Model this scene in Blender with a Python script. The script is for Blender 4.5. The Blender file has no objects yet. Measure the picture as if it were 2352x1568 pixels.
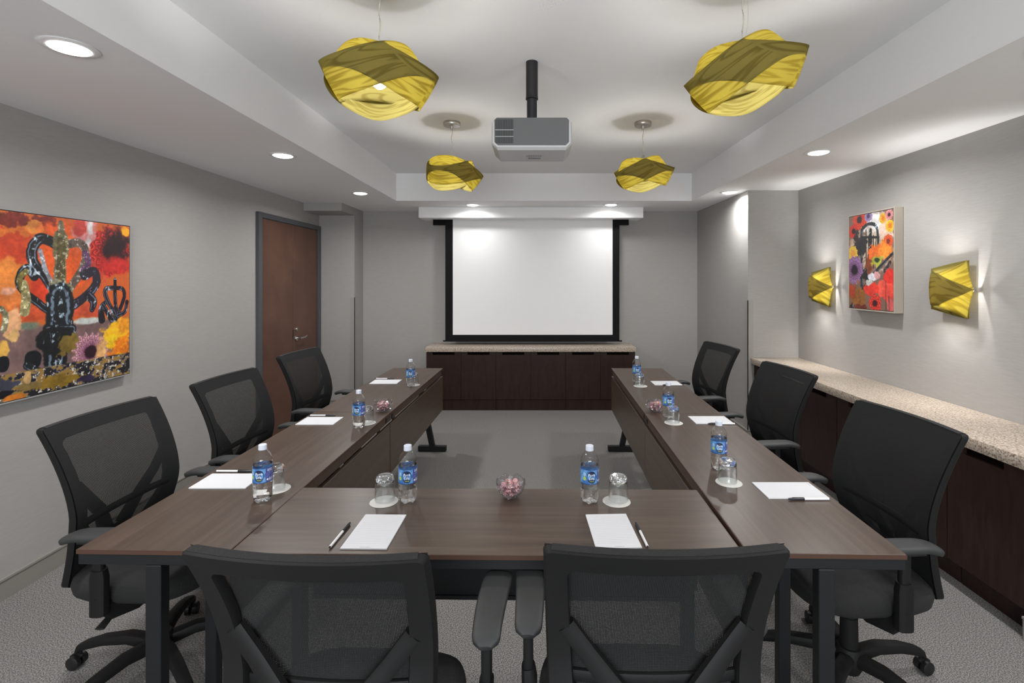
import bpy, bmesh, math, random
import numpy as np
from mathutils import Vector, Matrix
sc = bpy.context.scene
COL = sc.collection
PI = math.pi
# ---------------- camera, world, view ----------------
cam = bpy.data.cameras.new('camera'); camo = bpy.data.objects.new('camera', cam); COL.objects.link(camo)
cam.sensor_width = 36; cam.lens = 1140/2352*36
cam.shift_x = -(1227-1176)/2352; cam.shift_y = -(784-640)/2352
cam.clip_start = .05
camo.location = (0, 0, 1.537); camo.rotation_euler = (PI/2, 0, 0)
sc.camera = camo
w = bpy.data.worlds.new('world'); sc.world = w; w.use_nodes = True
w.node_tree.nodes['Background'].inputs[0].default_value = (.02, .02, .02, 1)
sc.view_settings.view_transform = 'Standard'; sc.view_settings.look = 'None'
sc.view_settings.gamma = 1; sc.view_settings.use_curve_mapping = False
sc.view_settings.exposure = 0.76
try:
    sc.cycles.use_denoising = True; sc.cycles.transparent_max_bounces = 48; sc.cycles.max_bounces = 14
    sc.cycles.sample_clamp_indirect = 8
except Exception: pass
DOWN_W = 7.0      # watts of one recessed downlight
PEND_W = 13.0      # bulb of one pendant
SCONCE_W = 30.0     # bulb of one wall sconce
DOWN_COL = (1.0, .99, .98)
WIN_W = 90.0      # soft daylight of an assumed window, added behind the camera as fill
wl = bpy.data.lights.new('assumed_window_daylight', 'AREA'); wl.shape = 'RECTANGLE'; wl.size = 2.6; wl.size_y = 1.3; wl.energy = WIN_W; wl.color = (.95, .975, 1)
wo = bpy.data.objects.new('assumed_window_daylight', wl); COL.objects.link(wo); wo.location = (-.1, -2.06, 1.45); wo.rotation_euler = (PI/2, 0, 0)
ZS, ZC = 2.376, 2.671      # soffit and tray ceiling heights

# ---------------- materials ----------------
def lin(c):
    return tuple(((v/255)/12.92 if v/255 <= .04045 else ((v/255+.055)/1.055)**2.4) for v in c)
def mat(name, rgb, rough=.5, metal=0, spec=.5, bump=None, var=None, em=0):
    m = bpy.data.materials.new(name); m.use_nodes = True
    nt = m.node_tree; p = nt.nodes['Principled BSDF']
    p.inputs['Base Color'].default_value = (*rgb, 1); p.inputs['Roughness'].default_value = rough
    p.inputs['Metallic'].default_value = metal; p.inputs['Specular IOR Level'].default_value = spec
    if em:
        p.inputs['Emission Color'].default_value = (*rgb, 1); p.inputs['Emission Strength'].default_value = em
    tc = nt.nodes.new('ShaderNodeTexCoord')
    def noise(scale, vec, detail=3):
        mp = nt.nodes.new('ShaderNodeMapping'); mp.inputs['Scale'].default_value = vec
        nt.links.new(tc.outputs['Object'], mp.inputs[0])
        n = nt.nodes.new('ShaderNodeTexNoise'); n.inputs['Scale'].default_value = scale; n.inputs['Detail'].default_value = detail
        nt.links.new(mp.outputs[0], n.inputs['Vector']); return n
    if var:      # (scale, vec, colour2, low, high)
        n = noise(var[0], var[1], 4)
        r = nt.nodes.new('ShaderNodeMapRange'); r.inputs[1].default_value = var[3]; r.inputs[2].default_value = var[4]
        nt.links.new(n.outputs[0], r.inputs[0])
        mx = nt.nodes.new('ShaderNodeMix'); mx.data_type = 'RGBA'
        mx.inputs[6].default_value = (*rgb, 1); mx.inputs[7].default_value = (*var[2], 1)
        nt.links.new(r.outputs[0], mx.inputs[0]); nt.links.new(mx.outputs[2], p.inputs['Base Color'])
    if bump:     # (scale, vec, strength, dist)
        n = noise(bump[0], bump[1], 2)
        b = nt.nodes.new('ShaderNodeBump'); b.inputs['Strength'].default_value = bump[2]; b.inputs['Distance'].default_value = bump[3]
        nt.links.new(n.outputs[0], b.inputs['Height']); nt.links.new(b.outputs[0], p.inputs['Normal'])
    return m
def granite():
    m = mat('granite', (.5, .42, .34), .3)
    nt = m.node_tree; p = nt.nodes['Principled BSDF']; tc = nt.nodes.new('ShaderNodeTexCoord')
    cr = nt.nodes.new('ShaderNodeValToRGB'); n = nt.nodes.new('ShaderNodeTexNoise'); n.inputs['Scale'].default_value = 110; n.inputs['Detail'].default_value = 5; n.inputs['Roughness'].default_value = .7
    nt.links.new(tc.outputs['Object'], n.inputs['Vector']); nt.links.new(n.outputs[0], cr.inputs[0])
    e = cr.color_ramp.elements; e[0].position = .36; e[0].color = (.10, .07, .06, 1); e[1].position = .60; e[1].color = (.60, .54, .46, 1)
    a = e.new(.43); a.color = (.30, .22, .17, 1); a = e.new(.49); a.color = (.46, .38, .30, 1)
    nt.links.new(cr.outputs[0], p.inputs['Base Color']); return m
def laminate(name, c1, c2, c3, rough=.34, wx=1.2, wy=26, spec=.42):
    m = mat(name, c1, rough, spec=spec)
    nt = m.node_tree; p = nt.nodes['Principled BSDF']; tc = nt.nodes.new('ShaderNodeTexCoord')
    mp = nt.nodes.new('ShaderNodeMapping'); mp.inputs['Scale'].default_value = (wx, wy, wy)
    nt.links.new(tc.outputs['Object'], mp.inputs[0])
    n = nt.nodes.new('ShaderNodeTexNoise'); n.inputs['Scale'].default_value = 1.6; n.inputs['Detail'].default_value = 6; n.inputs['Roughness'].default_value = .55; n.inputs['Distortion'].default_value = .5
    nt.links.new(mp.outputs[0], n.inputs['Vector'])
    cr = nt.nodes.new('ShaderNodeValToRGB'); nt.links.new(n.outputs[0], cr.inputs[0])
    e = cr.color_ramp.elements; e[0].position = .32; e[0].color = (*c1, 1); e[1].position = .7; e[1].color = (*c3, 1)
    a = e.new(.5); a.color = (*c2, 1)
    nt.links.new(cr.outputs[0], p.inputs['Base Color']); return m
def veneer():
    m = bpy.data.materials.new('yellow_wood_veneer'); m.use_nodes = True; nt = m.node_tree
    for n in list(nt.nodes): nt.nodes.remove(n)
    out = nt.nodes.new('ShaderNodeOutputMaterial'); uv = nt.nodes.new('ShaderNodeTexCoord')
    mp = nt.nodes.new('ShaderNodeMapping'); mp.inputs['Scale'].default_value = (2.2, 13, 1); nt.links.new(uv.outputs['UV'], mp.inputs[0])
    n1 = nt.nodes.new('ShaderNodeTexNoise'); n1.inputs['Scale'].default_value = 1.0; n1.inputs['Detail'].default_value = 2; n1.inputs['Distortion'].default_value = .8
    nt.links.new(mp.outputs[0], n1.inputs['Vector'])
    mul = nt.nodes.new('ShaderNodeMath'); mul.operation = 'MULTIPLY'; mul.inputs[1].default_value = 44; nt.links.new(n1.outputs[0], mul.inputs[0])
    sn = nt.nodes.new('ShaderNodeMath'); sn.operation = 'SINE'; nt.links.new(mul.outputs[0], sn.inputs[0])
    cr = nt.nodes.new('ShaderNodeValToRGB'); mr = nt.nodes.new('ShaderNodeMapRange'); mr.inputs[1].default_value = -1; mr.inputs[2].default_value = 1
    nt.links.new(sn.outputs[0], mr.inputs[0]); nt.links.new(mr.outputs[0], cr.inputs[0])
    e = cr.color_ramp.elements; e[0].position = .0; e[0].color = (.45, .375, .10, 1); e[1].position = .5; e[1].color = (.64, .56, .18, 1)
    d = nt.nodes.new('ShaderNodeBsdfDiffuse'); t = nt.nodes.new('ShaderNodeBsdfTranslucent')
    dm = nt.nodes.new('ShaderNodeMix'); dm.data_type = 'RGBA'; dm.blend_type = 'MULTIPLY'; dm.inputs[0].default_value = 1
    nt.links.new(cr.outputs[0], dm.inputs[6]); dm.inputs[7].default_value = (.42, .42, .44, 1)
    nt.links.new(dm.outputs[2], d.inputs[0]); nt.links.new(cr.outputs[0], t.inputs[0])
    mx = nt.nodes.new('ShaderNodeMixShader'); mx.inputs[0].default_value = .50
    nt.links.new(d.outputs[0], mx.inputs[1]); nt.links.new(t.outputs[0], mx.inputs[2]); nt.links.new(mx.outputs[0], out.inputs[0])
    return m
def thin(name, col=(1, 1, 1), refl=.9, base=.04, blend=.25):
    m = bpy.data.materials.new(name); m.use_nodes = True; nt = m.node_tree
    for n in list(nt.nodes): nt.nodes.remove(n)
    out = nt.nodes.new('ShaderNodeOutputMaterial'); tr = nt.nodes.new('ShaderNodeBsdfTransparent'); tr.inputs[0].default_value = (*col, 1)
    g = nt.nodes.new('ShaderNodeBsdfGlossy'); g.inputs['Roughness'].default_value = .04; g.inputs[0].default_value = (refl, refl, refl, 1)
    lw = nt.nodes.new('ShaderNodeLayerWeight'); lw.inputs[0].default_value = .5
    a = nt.nodes.new('ShaderNodeMath'); a.operation = 'MULTIPLY_ADD'; a.inputs[1].default_value = .8; a.inputs[2].default_value = base
    pw = nt.nodes.new('ShaderNodeMath'); pw.operation = 'POWER'; pw.inputs[1].default_value = 3.2
    nt.links.new(lw.outputs['Facing'], pw.inputs[0]); nt.links.new(pw.outputs[0], a.inputs[0])
    mx = nt.nodes.new('ShaderNodeMixShader'); nt.links.new(a.outputs[0], mx.inputs[0])
    nt.links.new(tr.outputs[0], mx.inputs[1]); nt.links.new(g.outputs[0], mx.inputs[2]); nt.links.new(mx.outputs[0], out.inputs[0])
    return m
def glass(name, col=(1, 1, 1), ior=1.45, rough=0):
    m = bpy.data.materials.new(name); m.use_nodes = True; nt = m.node_tree
    p = nt.nodes['Principled BSDF']; p.inputs['Base Color'].default_value = (*col, 1); p.inputs['Roughness'].default_value = rough
    p.inputs['Transmission Weight'].default_value = 1; p.inputs['IOR'].default_value = ior
    return m
def mesh_fabric():
    m = mat('black_mesh_fabric', (.018, .0185, .019), .85, spec=.2)
    nt = m.node_tree; p = nt.nodes['Principled BSDF']; out = nt.nodes['Material Output']
    tc = nt.nodes.new('ShaderNodeTexCoord'); sep = nt.nodes.new('ShaderNodeSeparateXYZ'); nt.links.new(tc.outputs['Object'], sep.inputs[0])
    def wave(sock, freq, ph=None):
        mu = nt.nodes.new('ShaderNodeMath'); mu.operation = 'MULTIPLY'; mu.inputs[1].default_value = freq; nt.links.new(sock, mu.inputs[0])
        s = nt.nodes.new('ShaderNodeMath'); s.operation = 'SINE'; nt.links.new(mu.outputs[0], s.inputs[0]); return s.outputs[0]
    x = wave(sep.outputs[0], 2*PI/.0034); z = wave(sep.outputs[2], 2*PI/.0034)
    pr = nt.nodes.new('ShaderNodeMath'); pr.operation = 'ADD'; nt.links.new(x, pr.inputs[0]); nt.links.new(z, pr.inputs[1])
    gt = nt.nodes.new('ShaderNodeMath'); gt.operation = 'GREATER_THAN'; gt.inputs[1].default_value = 1.15; nt.links.new(pr.outputs[0], gt.inputs[0])
    tr = nt.nodes.new('ShaderNodeBsdfTransparent'); mx = nt.nodes.new('ShaderNodeMixShader')
    nt.links.new(gt.outputs[0], mx.inputs[0]); nt.links.new(p.outputs[0], mx.inputs[1]); nt.links.new(tr.outputs[0], mx.inputs[2])
    nt.links.new(mx.outputs[0], out.inputs[0]); return m
def vcol(name, rough=.5):
    m = mat(name, (1, 1, 1), rough); nt = m.node_tree
    a = nt.nodes.new('ShaderNodeVertexColor'); a.layer_name = 'Col'
    nt.links.new(a.outputs[0], nt.nodes['Principled BSDF'].inputs['Base Color']); return m

WALL = mat('woven_wallcovering', (.385, .371, .357), .75, var=(5.0, (3, 3, 70), (.355, .342, .328), .35, .65), bump=(10, (4, 4, 90), .05, .001))
CEIL = mat('white_ceiling_paint', (.90, .90, .91), .8)
CARPET = mat('grey_speckled_carpet', (.085, .082, .080), .95, spec=.1, var=(210, (1, 1, 1), (.33, .318, .305), .38, .64), bump=(200, (1, 1, 1), .12, .001))
BASEB = mat('greige_baseboard', (.27, .255, .23), .45)
GUARD = mat('grey_corner_guard', (.33, .315, .30), .5)
TABLE = laminate('walnut_laminate', (.060, .040, .029), (.076, .052, .038), (.096, .067, .050))
TEDGE = mat('walnut_edge_band', (.070, .037, .025), .5, spec=.3)
TDARK = mat('dark_walnut_rail', (.07, .042, .028), .5)
CAB = laminate('espresso_cabinet_laminate', (.022, .0105, .0083), (.029, .0138, .0108), (.037, .018, .0145), rough=.5, wx=22, wy=3, spec=.22)
CABIN = mat('dark_pull_recess', (.004, .0025, .002), .8, spec=.05)  # near-black colour in place of the shade inside the door pulls
GRAN = granite()
DOORW = laminate('brown_door_veneer', (.088, .040, .026), (.108, .050, .032), (.13, .062, .040), rough=.4, wx=30, wy=2)
DFRAME = mat('slate_door_frame', (.075, .078, .088), .4)
STEELB = mat('black_powder_coated_steel', (.005, .006, .008), .5)
PLASTIC = mat('black_textured_plastic', (.009, .009, .0095), .62, spec=.25, bump=(260, (1, 1, 1), .12, .001))
PADM = mat('grey_black_arm_pad', (.026, .027, .028), .55, bump=(300, (1, 1, 1), .15, .001))
SEATF = mat('black_seat_fabric', (.012, .012, .0125), .9, bump=(190, (1, 2, 1), .6, .004))
MESHF = mesh_fabric()
NICKEL = mat('brushed_nickel', (.55, .52, .47), .35, metal=1)
CHROME = mat('satin_chrome', (.6, .58, .56), .25, metal=1)
VENEER = veneer()
CORD = mat('pale_lamp_cord', (.55, .52, .45), .5)
WHITEP = mat('white_trim_ring', (.85, .85, .85), .4)
BULB = mat('lit_bulb', (1, .97, .9), .4, em=14)
LENS = mat('lit_downlight_lens', (1, .99, .97), .4, em=9)
SCREENW = mat('white_projection_fabric', (.90, .90, .905), .85)
SCREENB = mat('black_screen_border', (.007, .007, .008), .7, spec=.15)
PROJG = mat('grey_projector_plastic', (.12, .12, .123), .4)
PROJW = mat('white_projector_plastic', (.62, .62, .63), .4)
BLACK = mat('matt_black', (.008, .008, .009), .5)
PAPER = mat('white_paper', (.68, .69, .72), .7)
PRINT = mat('grey_print', (.45, .46, .50), .7)
PANE = thin('window_glass', (.97, .98, .98), base=.05)
COASTER = mat('white_paper_coaster', (.62, .61, .58), .8)
PLAS = thin('clear_plastic', (.975, .98, .985), base=.05, blend=.35)
BOWLP = thin('clear_bowl_plastic', (.93, .93, .95), base=.06, blend=.4)
WRAP = thin('clear_candy_wrapper', (.97, .95, .97), base=.22, blend=.4)
GLASS = thin('clear_glass', (.96, .975, .98), base=.07)
GLASSB = glass('thick_clear_glass', (.98, .99, 1), 1.4)
WATER = glass('water', (.99, .995, 1), 1.22)
CAPM = mat('white_bottle_cap', (.66, .70, .80), .45)
PENW = mat('white_pen_barrel', (.80, .80, .82), .35)
PENB = mat('black_pen_cap', (.02, .02, .026), .35)
NAVY = mat('navy_logo_disc', (.012, .022, .075), .4)
LBLUE = mat('blue_bottle_label', (.045, .16, .46), .4, var=(60, (1, 1, 1), (.16, .38, .70), .42, .6))
LBLUE2 = mat('purple_blue_label_panel', (.06, .07, .30), .4, var=(220, (1, 1, 1), (.22, .26, .55), .5, .56))
LRIM = mat('dark_blue_label_rim', (.015, .06, .22), .4)
WHITE = mat('white_print', (.85, .87, .92), .5)
GREENP = mat('green_print', (.45, .62, .10), .5)
LTBLUE = mat('pale_blue_print', (.35, .55, .80), .5)
FRAMES = mat('champagne_picture_frame', (.42, .37, .31), .4)
FRAMEG = mat('silver_grey_picture_frame', (.33, .33, .33), .35)
CANVAS = vcol('printed_canvas', .45)
CANDY = vcol('striped_candy', .3)

# ---------------- mesh helpers ----------------
class B:
    def __init__(s): s.bm = bmesh.new(); s.uv = None
    def box(s, x0, x1, y0, y1, z0, z1, bev=0, seg=2, mi=0):
        r = bmesh.ops.create_cube(s.bm, size=1)
        for v in r['verts']:
            v.co = Vector((x0+(v.co.x+.5)*(x1-x0), y0+(v.co.y+.5)*(y1-y0), z0+(v.co.z+.5)*(z1-z0)))
        fs = {f for v in r['verts'] for f in v.link_faces}
        for f in fs: f.material_index = mi
        if bev:
            es = list({e for v in r['verts'] for e in v.link_edges})
            q = bmesh.ops.bevel(s.bm, geom=es, offset=bev, segments=seg, profile=.5, affect='EDGES')
            for f in q['faces']: f.material_index = mi
        return s
    def loft(s, rings, cap=True, closed=True, mi=0):
        V = [[s.bm.verts.new(p) for p in r] for r in rings]
        n = len(rings[0]); m = n if closed else n-1
        for a, b in zip(V, V[1:]):
            for i in range(m):
                f = s.bm.faces.new((a[i], a[(i+1) % n], b[(i+1) % n], b[i])); f.material_index = mi
        if cap and closed:
            f = s.bm.faces.new(list(reversed(V[0]))); f.material_index = mi
            f = s.bm.faces.new(V[-1]); f.material_index = mi
        return s
    def lathe(s, prof, seg=32, c=(0, 0, 0), cap=False, mi=0):
        rings = [[(c[0]+r*math.cos(2*PI*i/seg), c[1]+r*math.sin(2*PI*i/seg), c[2]+z) for i in range(seg)] for r, z in prof]
        return s.loft(rings, cap=cap, mi=mi)
    def sweep(s, pts, sec, n=12, up=(0, 0, 1), mi=0, power=2):
        # pts: centre points; sec: (half width, half height) each
        P = [Vector(p) for p in pts]; rings = []
        if not isinstance(sec, list): sec = [sec]*len(P)
        for i, p in enumerate(P):
            t = (P[min(i+1, len(P)-1)]-P[max(i-1, 0)]).normalized()
            u = Vector(up)
            if abs(t.dot(u)) > .98: u = Vector((0, 1, 0))
            a = t.cross(u).normalized(); b = a.cross(t).normalized()
            hw, hh = sec[i]; ring = []
            for k in range(n):
                q = 2*PI*(k+.5)/n; cx, sy = math.cos(q), math.sin(q)
                cx = math.copysign(abs(cx)**(2/power), cx); sy = math.copysign(abs(sy)**(2/power), sy)
                ring.append(p+a*hw*cx+b*hh*sy)
            rings.append(ring)
        return s.loft(rings, mi=mi)
    def tube(s, pts, r, n=10, mi=0): return s.sweep(pts, (r, r), n, mi=mi)
    def sphere(s, c, r, mi=0, seg=16, sz=1):
        q = bmesh.ops.create_uvsphere(s.bm, u_segments=seg, v_segments=seg//2, radius=r)
        for v in q['verts']: v.co = Vector(c)+Vector((v.co.x, v.co.y, v.co.z*sz))
        for f in {f for v in q['verts'] for f in v.link_faces}: f.material_index = mi
        return s
    def obj(s, name, mats, parent=None, loc=(0, 0, 0), rot=0, smooth=35, fix=True):
        if fix: bmesh.ops.recalc_face_normals(s.bm, faces=s.bm.faces)
        if smooth:
            for f in s.bm.faces: f.smooth = True
            for e in s.bm.edges:
                if len(e.link_faces) == 2 and e.calc_face_angle() > math.radians(smooth): e.smooth = False
        me = bpy.data.meshes.new(name); s.bm.to_mesh(me); s.bm.free()
        for m in (mats if isinstance(mats, (list, tuple)) else [mats]): me.materials.append(m)
        o = bpy.data.objects.new(name, me); COL.objects.link(o)
        o.location = loc; o.rotation_euler = (0, 0, rot)
        if parent: o.parent = parent
        return o
def tag(o, label=None, cat=None, group=None, kind=None):
    if label: o['label'] = label
    if cat: o['category'] = cat
    if group: o['group'] = group
    if kind: o['kind'] = kind
    return o
def thing(name, label, cat, loc=(0, 0, 0), rot=0, group=None):
    o = bpy.data.objects.new(name, None); COL.objects.link(o); o.empty_display_size = .1
    o.location = loc; o.rotation_euler = (0, 0, rot); return tag(o, label, cat, group)
def kids(o): return [c for c in bpy.data.objects if c.parent == o]
def copy_tree(o, parent=None):
    c = o.copy(); COL.objects.link(c); c.parent = parent
    for k in kids(o): copy_tree(k, c)
    return c
def struct(o): o['kind'] = 'structure'; return o
def lamp(name, kind, loc, power, col, parent, size=.05, rot=None, spread=None):
    l = bpy.data.lights.new(name, kind); l.energy = power; l.color = col
    if kind == 'AREA':
        l.shape = 'DISK'; l.size = size
        if spread: l.spread = spread
    else: l.shadow_soft_size = size
    o = bpy.data.objects.new(name, l); COL.objects.link(o); o.location = loc
    if parent: o.parent = parent
    return o

# ---------------- room shell ----------------
XL, XR, YB, YF = -2.549, 2.51, 6.18, -1.9
struct(B().box(XL-.1, XR+.1, YF-.1, YB+.1, -.1, 0).obj('floor', CARPET, smooth=0))
struct(B().box(XL-.12, XL, YF-.1, YB+.1, 0, 2.8).obj('wall_left', WALL, smooth=0))
struct(B().box(XL, XR+.12, YB, YB+.12, 0, 2.8).obj('wall_back', WALL, smooth=0))
b = B(); wx0, wx1, wz0, wz1 = -1.4, 1.2, .80, 2.10      # front wall, behind the camera, with an assumed window added for its light
b.box(XL, wx0, YF-.12, YF, 0, 2.8); b.box(wx1, XR+.12, YF-.12, YF, 0, 2.8); b.box(wx0, wx1, YF-.12, YF, 0, wz0); b.box(wx0, wx1, YF-.12, YF, wz1, 2.8)
struct(b.obj('wall_front', WALL, smooth=0))
wn = bpy.data.objects.new('assumed_window', None); COL.objects.link(wn); wn['kind'] = 'structure'
b = B()
for x in (wx0, -.56, .31, wx1-.05): b.box(x, x+.05, YF-.09, YF-.04, wz0, wz1)
b.box(wx0, wx1, YF-.09, YF-.04, wz0, wz0+.05); b.box(wx0, wx1, YF-.09, YF-.04, wz1-.05, wz1); b.obj('window_frame', DFRAME, wn, smooth=0)
b = B(); b.box(wx0-.04, wx1+.04, YF, YF+.05, wz0-.03, wz0); b.obj('window_sill', CEIL, wn, smooth=0)
b = B(); b.box(wx0, wx1, YF-.068, YF-.064, wz0, wz1); b.obj('glass_pane', PANE, wn, smooth=0)
struct(B().box(XR, XR+.12, YF, YB, 0, 2.8).obj('wall_right', WALL, smooth=0))
struct(B().box(2.03, XR-.001, 4.712, YB-.001, 0, ZS).obj('trim_1', WALL, smooth=0))        # right pilaster
struct(B().box(2.09, XR-.001, YF, 2.11, 0, .733).obj('trim_2', WALL, smooth=0))             # knee wall carrying the near end of the counter
struct(B().box(XL+.001, -2.13, 5.88, YB-.001, 0, ZS).obj('trim_3', WALL, smooth=0))       # left pilaster
struct(B().box(XL+.001, -2.125, 5.48, 5.879, 2.287, ZS).obj('trim_4', WALL, smooth=0))    # boxed-in beam above the door
TX0, TX1, TY0, TY1 = -1.484, 1.695, -1.0, 5.343
b = B(); t = .4
b.box(XL, TX0, YF, YB, ZS, ZC+t); b.box(TX1, XR, YF, YB, ZS, ZC+t)
b.box(TX0, TX1, YF, TY0, ZS, ZC+t); b.box(TX0, TX1, TY1, YB, ZS, ZC+t); b.box(TX0, TX1, TY0, TY1, ZC, ZC+t)
struct(b.obj('ceiling', CEIL, smooth=0))
# bulkhead that hides the screen housing, with its slot
b = B(); z0 = 2.249
b.box(-1.353, 1.276, 5.80, 5.965, z0, ZS, .004, 1); b.box(-1.353, 1.276, 6.035, 6.178, z0, ZS, .004, 1)
b.box(-1.353, -1.235, 5.965, 6.035, z0, ZS); b.box(1.16, 1.276, 5.965, 6.035, z0, ZS)
struct(b.obj('trim_5', CEIL))
# corner guards
struct(B().box(2.024, 2.03, 4.705, 4.76, .1, 1.334).box(2.024, 2.075, 4.705, 4.712, .1, 1.334).obj('trim_6', GUARD, smooth=0))
struct(B().box(-2.175, -2.124, 5.873, 5.88, .1, 1.315).box(-2.13, -2.124, 5.873, 5.925, .1, 1.315).obj('trim_7', GUARD, smooth=0))
def bboard(name, pts):
    b = B()
    for (x0, y0, x1, y1, nx, ny) in pts:   # the wall line and the normal into the room
        t1, t2 = .014, .018
        def seg(t, za, zb):
            xs = sorted((x0, x1)); ys = sorted((y0, y1))
            if nx: b.box(min(x0, x0+nx*t), max(x0, x0+nx*t), ys[0], ys[1], za, zb)
            else: b.box(xs[0], xs[1], min(y0, y0+ny*t), max(y0, y0+ny*t), za, zb)
        seg(t1, 0, .090); seg(.006, .090, .094); seg(t2, .094, .104)
    return struct(b.obj(name, BASEB, smooth=0))
bboard('baseboard_left', [(XL, YF, XL, 4.54, 1, 0), (XL+.0, 5.88, -2.12, 5.88, 0, -1), (-2.13, 5.87, -2.13, YB, 1, 0)])
bboard('baseboard_back', [(-2.11, YB, -1.25, YB, 0, -1), (1.18, YB, 2.03, YB, 0, -1)])
bboard('baseboard_right', [(2.03, 4.70, 2.03, YB-.02, -1, 0), (2.02, 4.712, 2.16, 4.712, 0, -1), (2.09, YF, 2.09, 2.11, -1, 0)])
bboard('baseboard_front', [(XL+.02, YF, 2.07, YF, 0, 1)])

# ---------------- door ----------------
d = bpy.data.objects.new('door_1', None); COL.objects.link(d); d.location = (XL, 5.2, 0); d['kind'] = 'structure'
def rel(bb, name, m, **k): o = bb.obj(name, m, d, **k); o.location = (-XL, -5.2, 0); return o
b = B(); fx = XL+.03
b.box(XL, fx, 4.545, 4.605, 0, 2.155, .003, 1); b.box(XL, fx, 5.805, 5.868, 0, 2.155, .003, 1); b.box(XL, fx, 4.605, 5.805, 2.105, 2.155, .003, 1)
rel(b, 'door_frame', DFRAME)
for (y0, y1, act) in ((4.609, 5.214, 0), (5.220, 5.801, 1)):
    lf = rel(B().box(XL, XL+.012, y0, y1, .008, 2.10, .002, 1), 'door_leaf', DOORW)
    if act:
        h = B(); x = XL+.012
        h.lathe([(.0, .012), (.026, .012), (.028, .006), (.028, 0)], 24)
        for v in h.bm.verts: v.co = Vector((x+v.co.z, 5.285+v.co.x, .905+v.co.y))
        h.tube([(x, 5.285, .905), (x+.05, 5.285, .905)], .009)
        h.sweep([(x+.05, 5.277, .905), (x+.055, 5.30, .907), (x+.055, 5.36, .905), (x+.05, 5.42, .915), (x+.045, 5.44, .918)], [(.009, .010)]*3+[(.008, .009), (.006, .008)])
        ho = h.obj('door_handle', CHROME, lf)
        k = B().lathe([(0, .014), (.015, .014), (.018, .01), (.018, 0)], 20)
        for v in k.bm.verts: v.co = Vector((x+v.co.z, 5.285+v.co.x, 1.0+v.co.y))
        k.obj('lock_cylinder', CHROME, lf)
        B().box(x, x+.003, 5.218, 5.226, .91, 1.0).obj('latch_plate', BLACK, lf)
b = B()
b.box(XL, XL+.004, 5.21, 5.225, .006, 2.10)
rel(b, 'meeting_gap', BLACK)  # black strip standing in for the shade between the two leaves
b = B(); b.box(XL, XL+.008, 4.60, 5.81, 0, .006); rel(b, 'threshold', DFRAME)

# ---------------- lamps ----------------
def downlight(x, y, label, first=[None]):
    if first[0] is None:
        r = thing('recessed_downlight', label, 'downlight', (x, y, ZS), 0, 'recessed downlights in the soffit')
        B().lathe([(.062, -.0005), (.085, -.0005), (.087, -.003), (.080, -.006), (.062, -.006)], 40).obj('trim_ring', WHITEP, r)
        B().lathe([(.063, -.002), (.060, -.008), (.045, -.013), (.022, -.016), (0.0005, -.017)], 40).obj('lens', LENS, r)
        lamp('downlight_source', 'AREA', (0, 0, -.022), DOWN_W, DOWN_COL, r, .11, spread=math.radians(165))
        first[0] = r; return r
    o = copy_tree(first[0]); o.location = (x, y, ZS); o['label'] = label
    if y > 4.7 and x > -1:      # the ones hard against a wall or bulkhead are dimmed
        for k in kids(o):
            if k.type == 'LIGHT': k.data = k.data.copy(); k.data.energy = DOWN_W*(.3 if y > 5 else .9)
    return o
DL = [(-1.683, 1.798, 'nearest and largest recessed downlight in the left soffit, above the orange artwork'),
      (-1.705, 3.368, 'middle recessed downlight of the left soffit, up and left of the door'),
      (-1.70, 4.855, 'farthest recessed downlight of the left soffit, near the boxed beam by the door'),
      (1.883, 3.287, 'recessed downlight in the right soffit, left of the ceiling line above the small artwork'),
      (1.889, 4.806, 'far recessed downlight in the right soffit, beside the right pilaster'),
      (-.696, 5.62, 'recessed downlight in front of the screen bulkhead, left one'),
      (.869, 5.61, 'recessed downlight in front of the screen bulkhead, right one'),
      (1.88, 1.78, 'recessed downlight in the right soffit, beyond the right edge of the view'),
      (-1.68, .25, 'recessed downlight in the left soffit, behind the camera side'),
      (1.88, .25, 'recessed downlight in the right soffit, behind the camera side'),
      (-1.68, -1.3, 'recessed downlight in the left soffit, by the front wall'),
      (1.88, -1.3, 'recessed downlight in the right soffit, by the front wall')]
for a in DL: downlight(*a)

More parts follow.
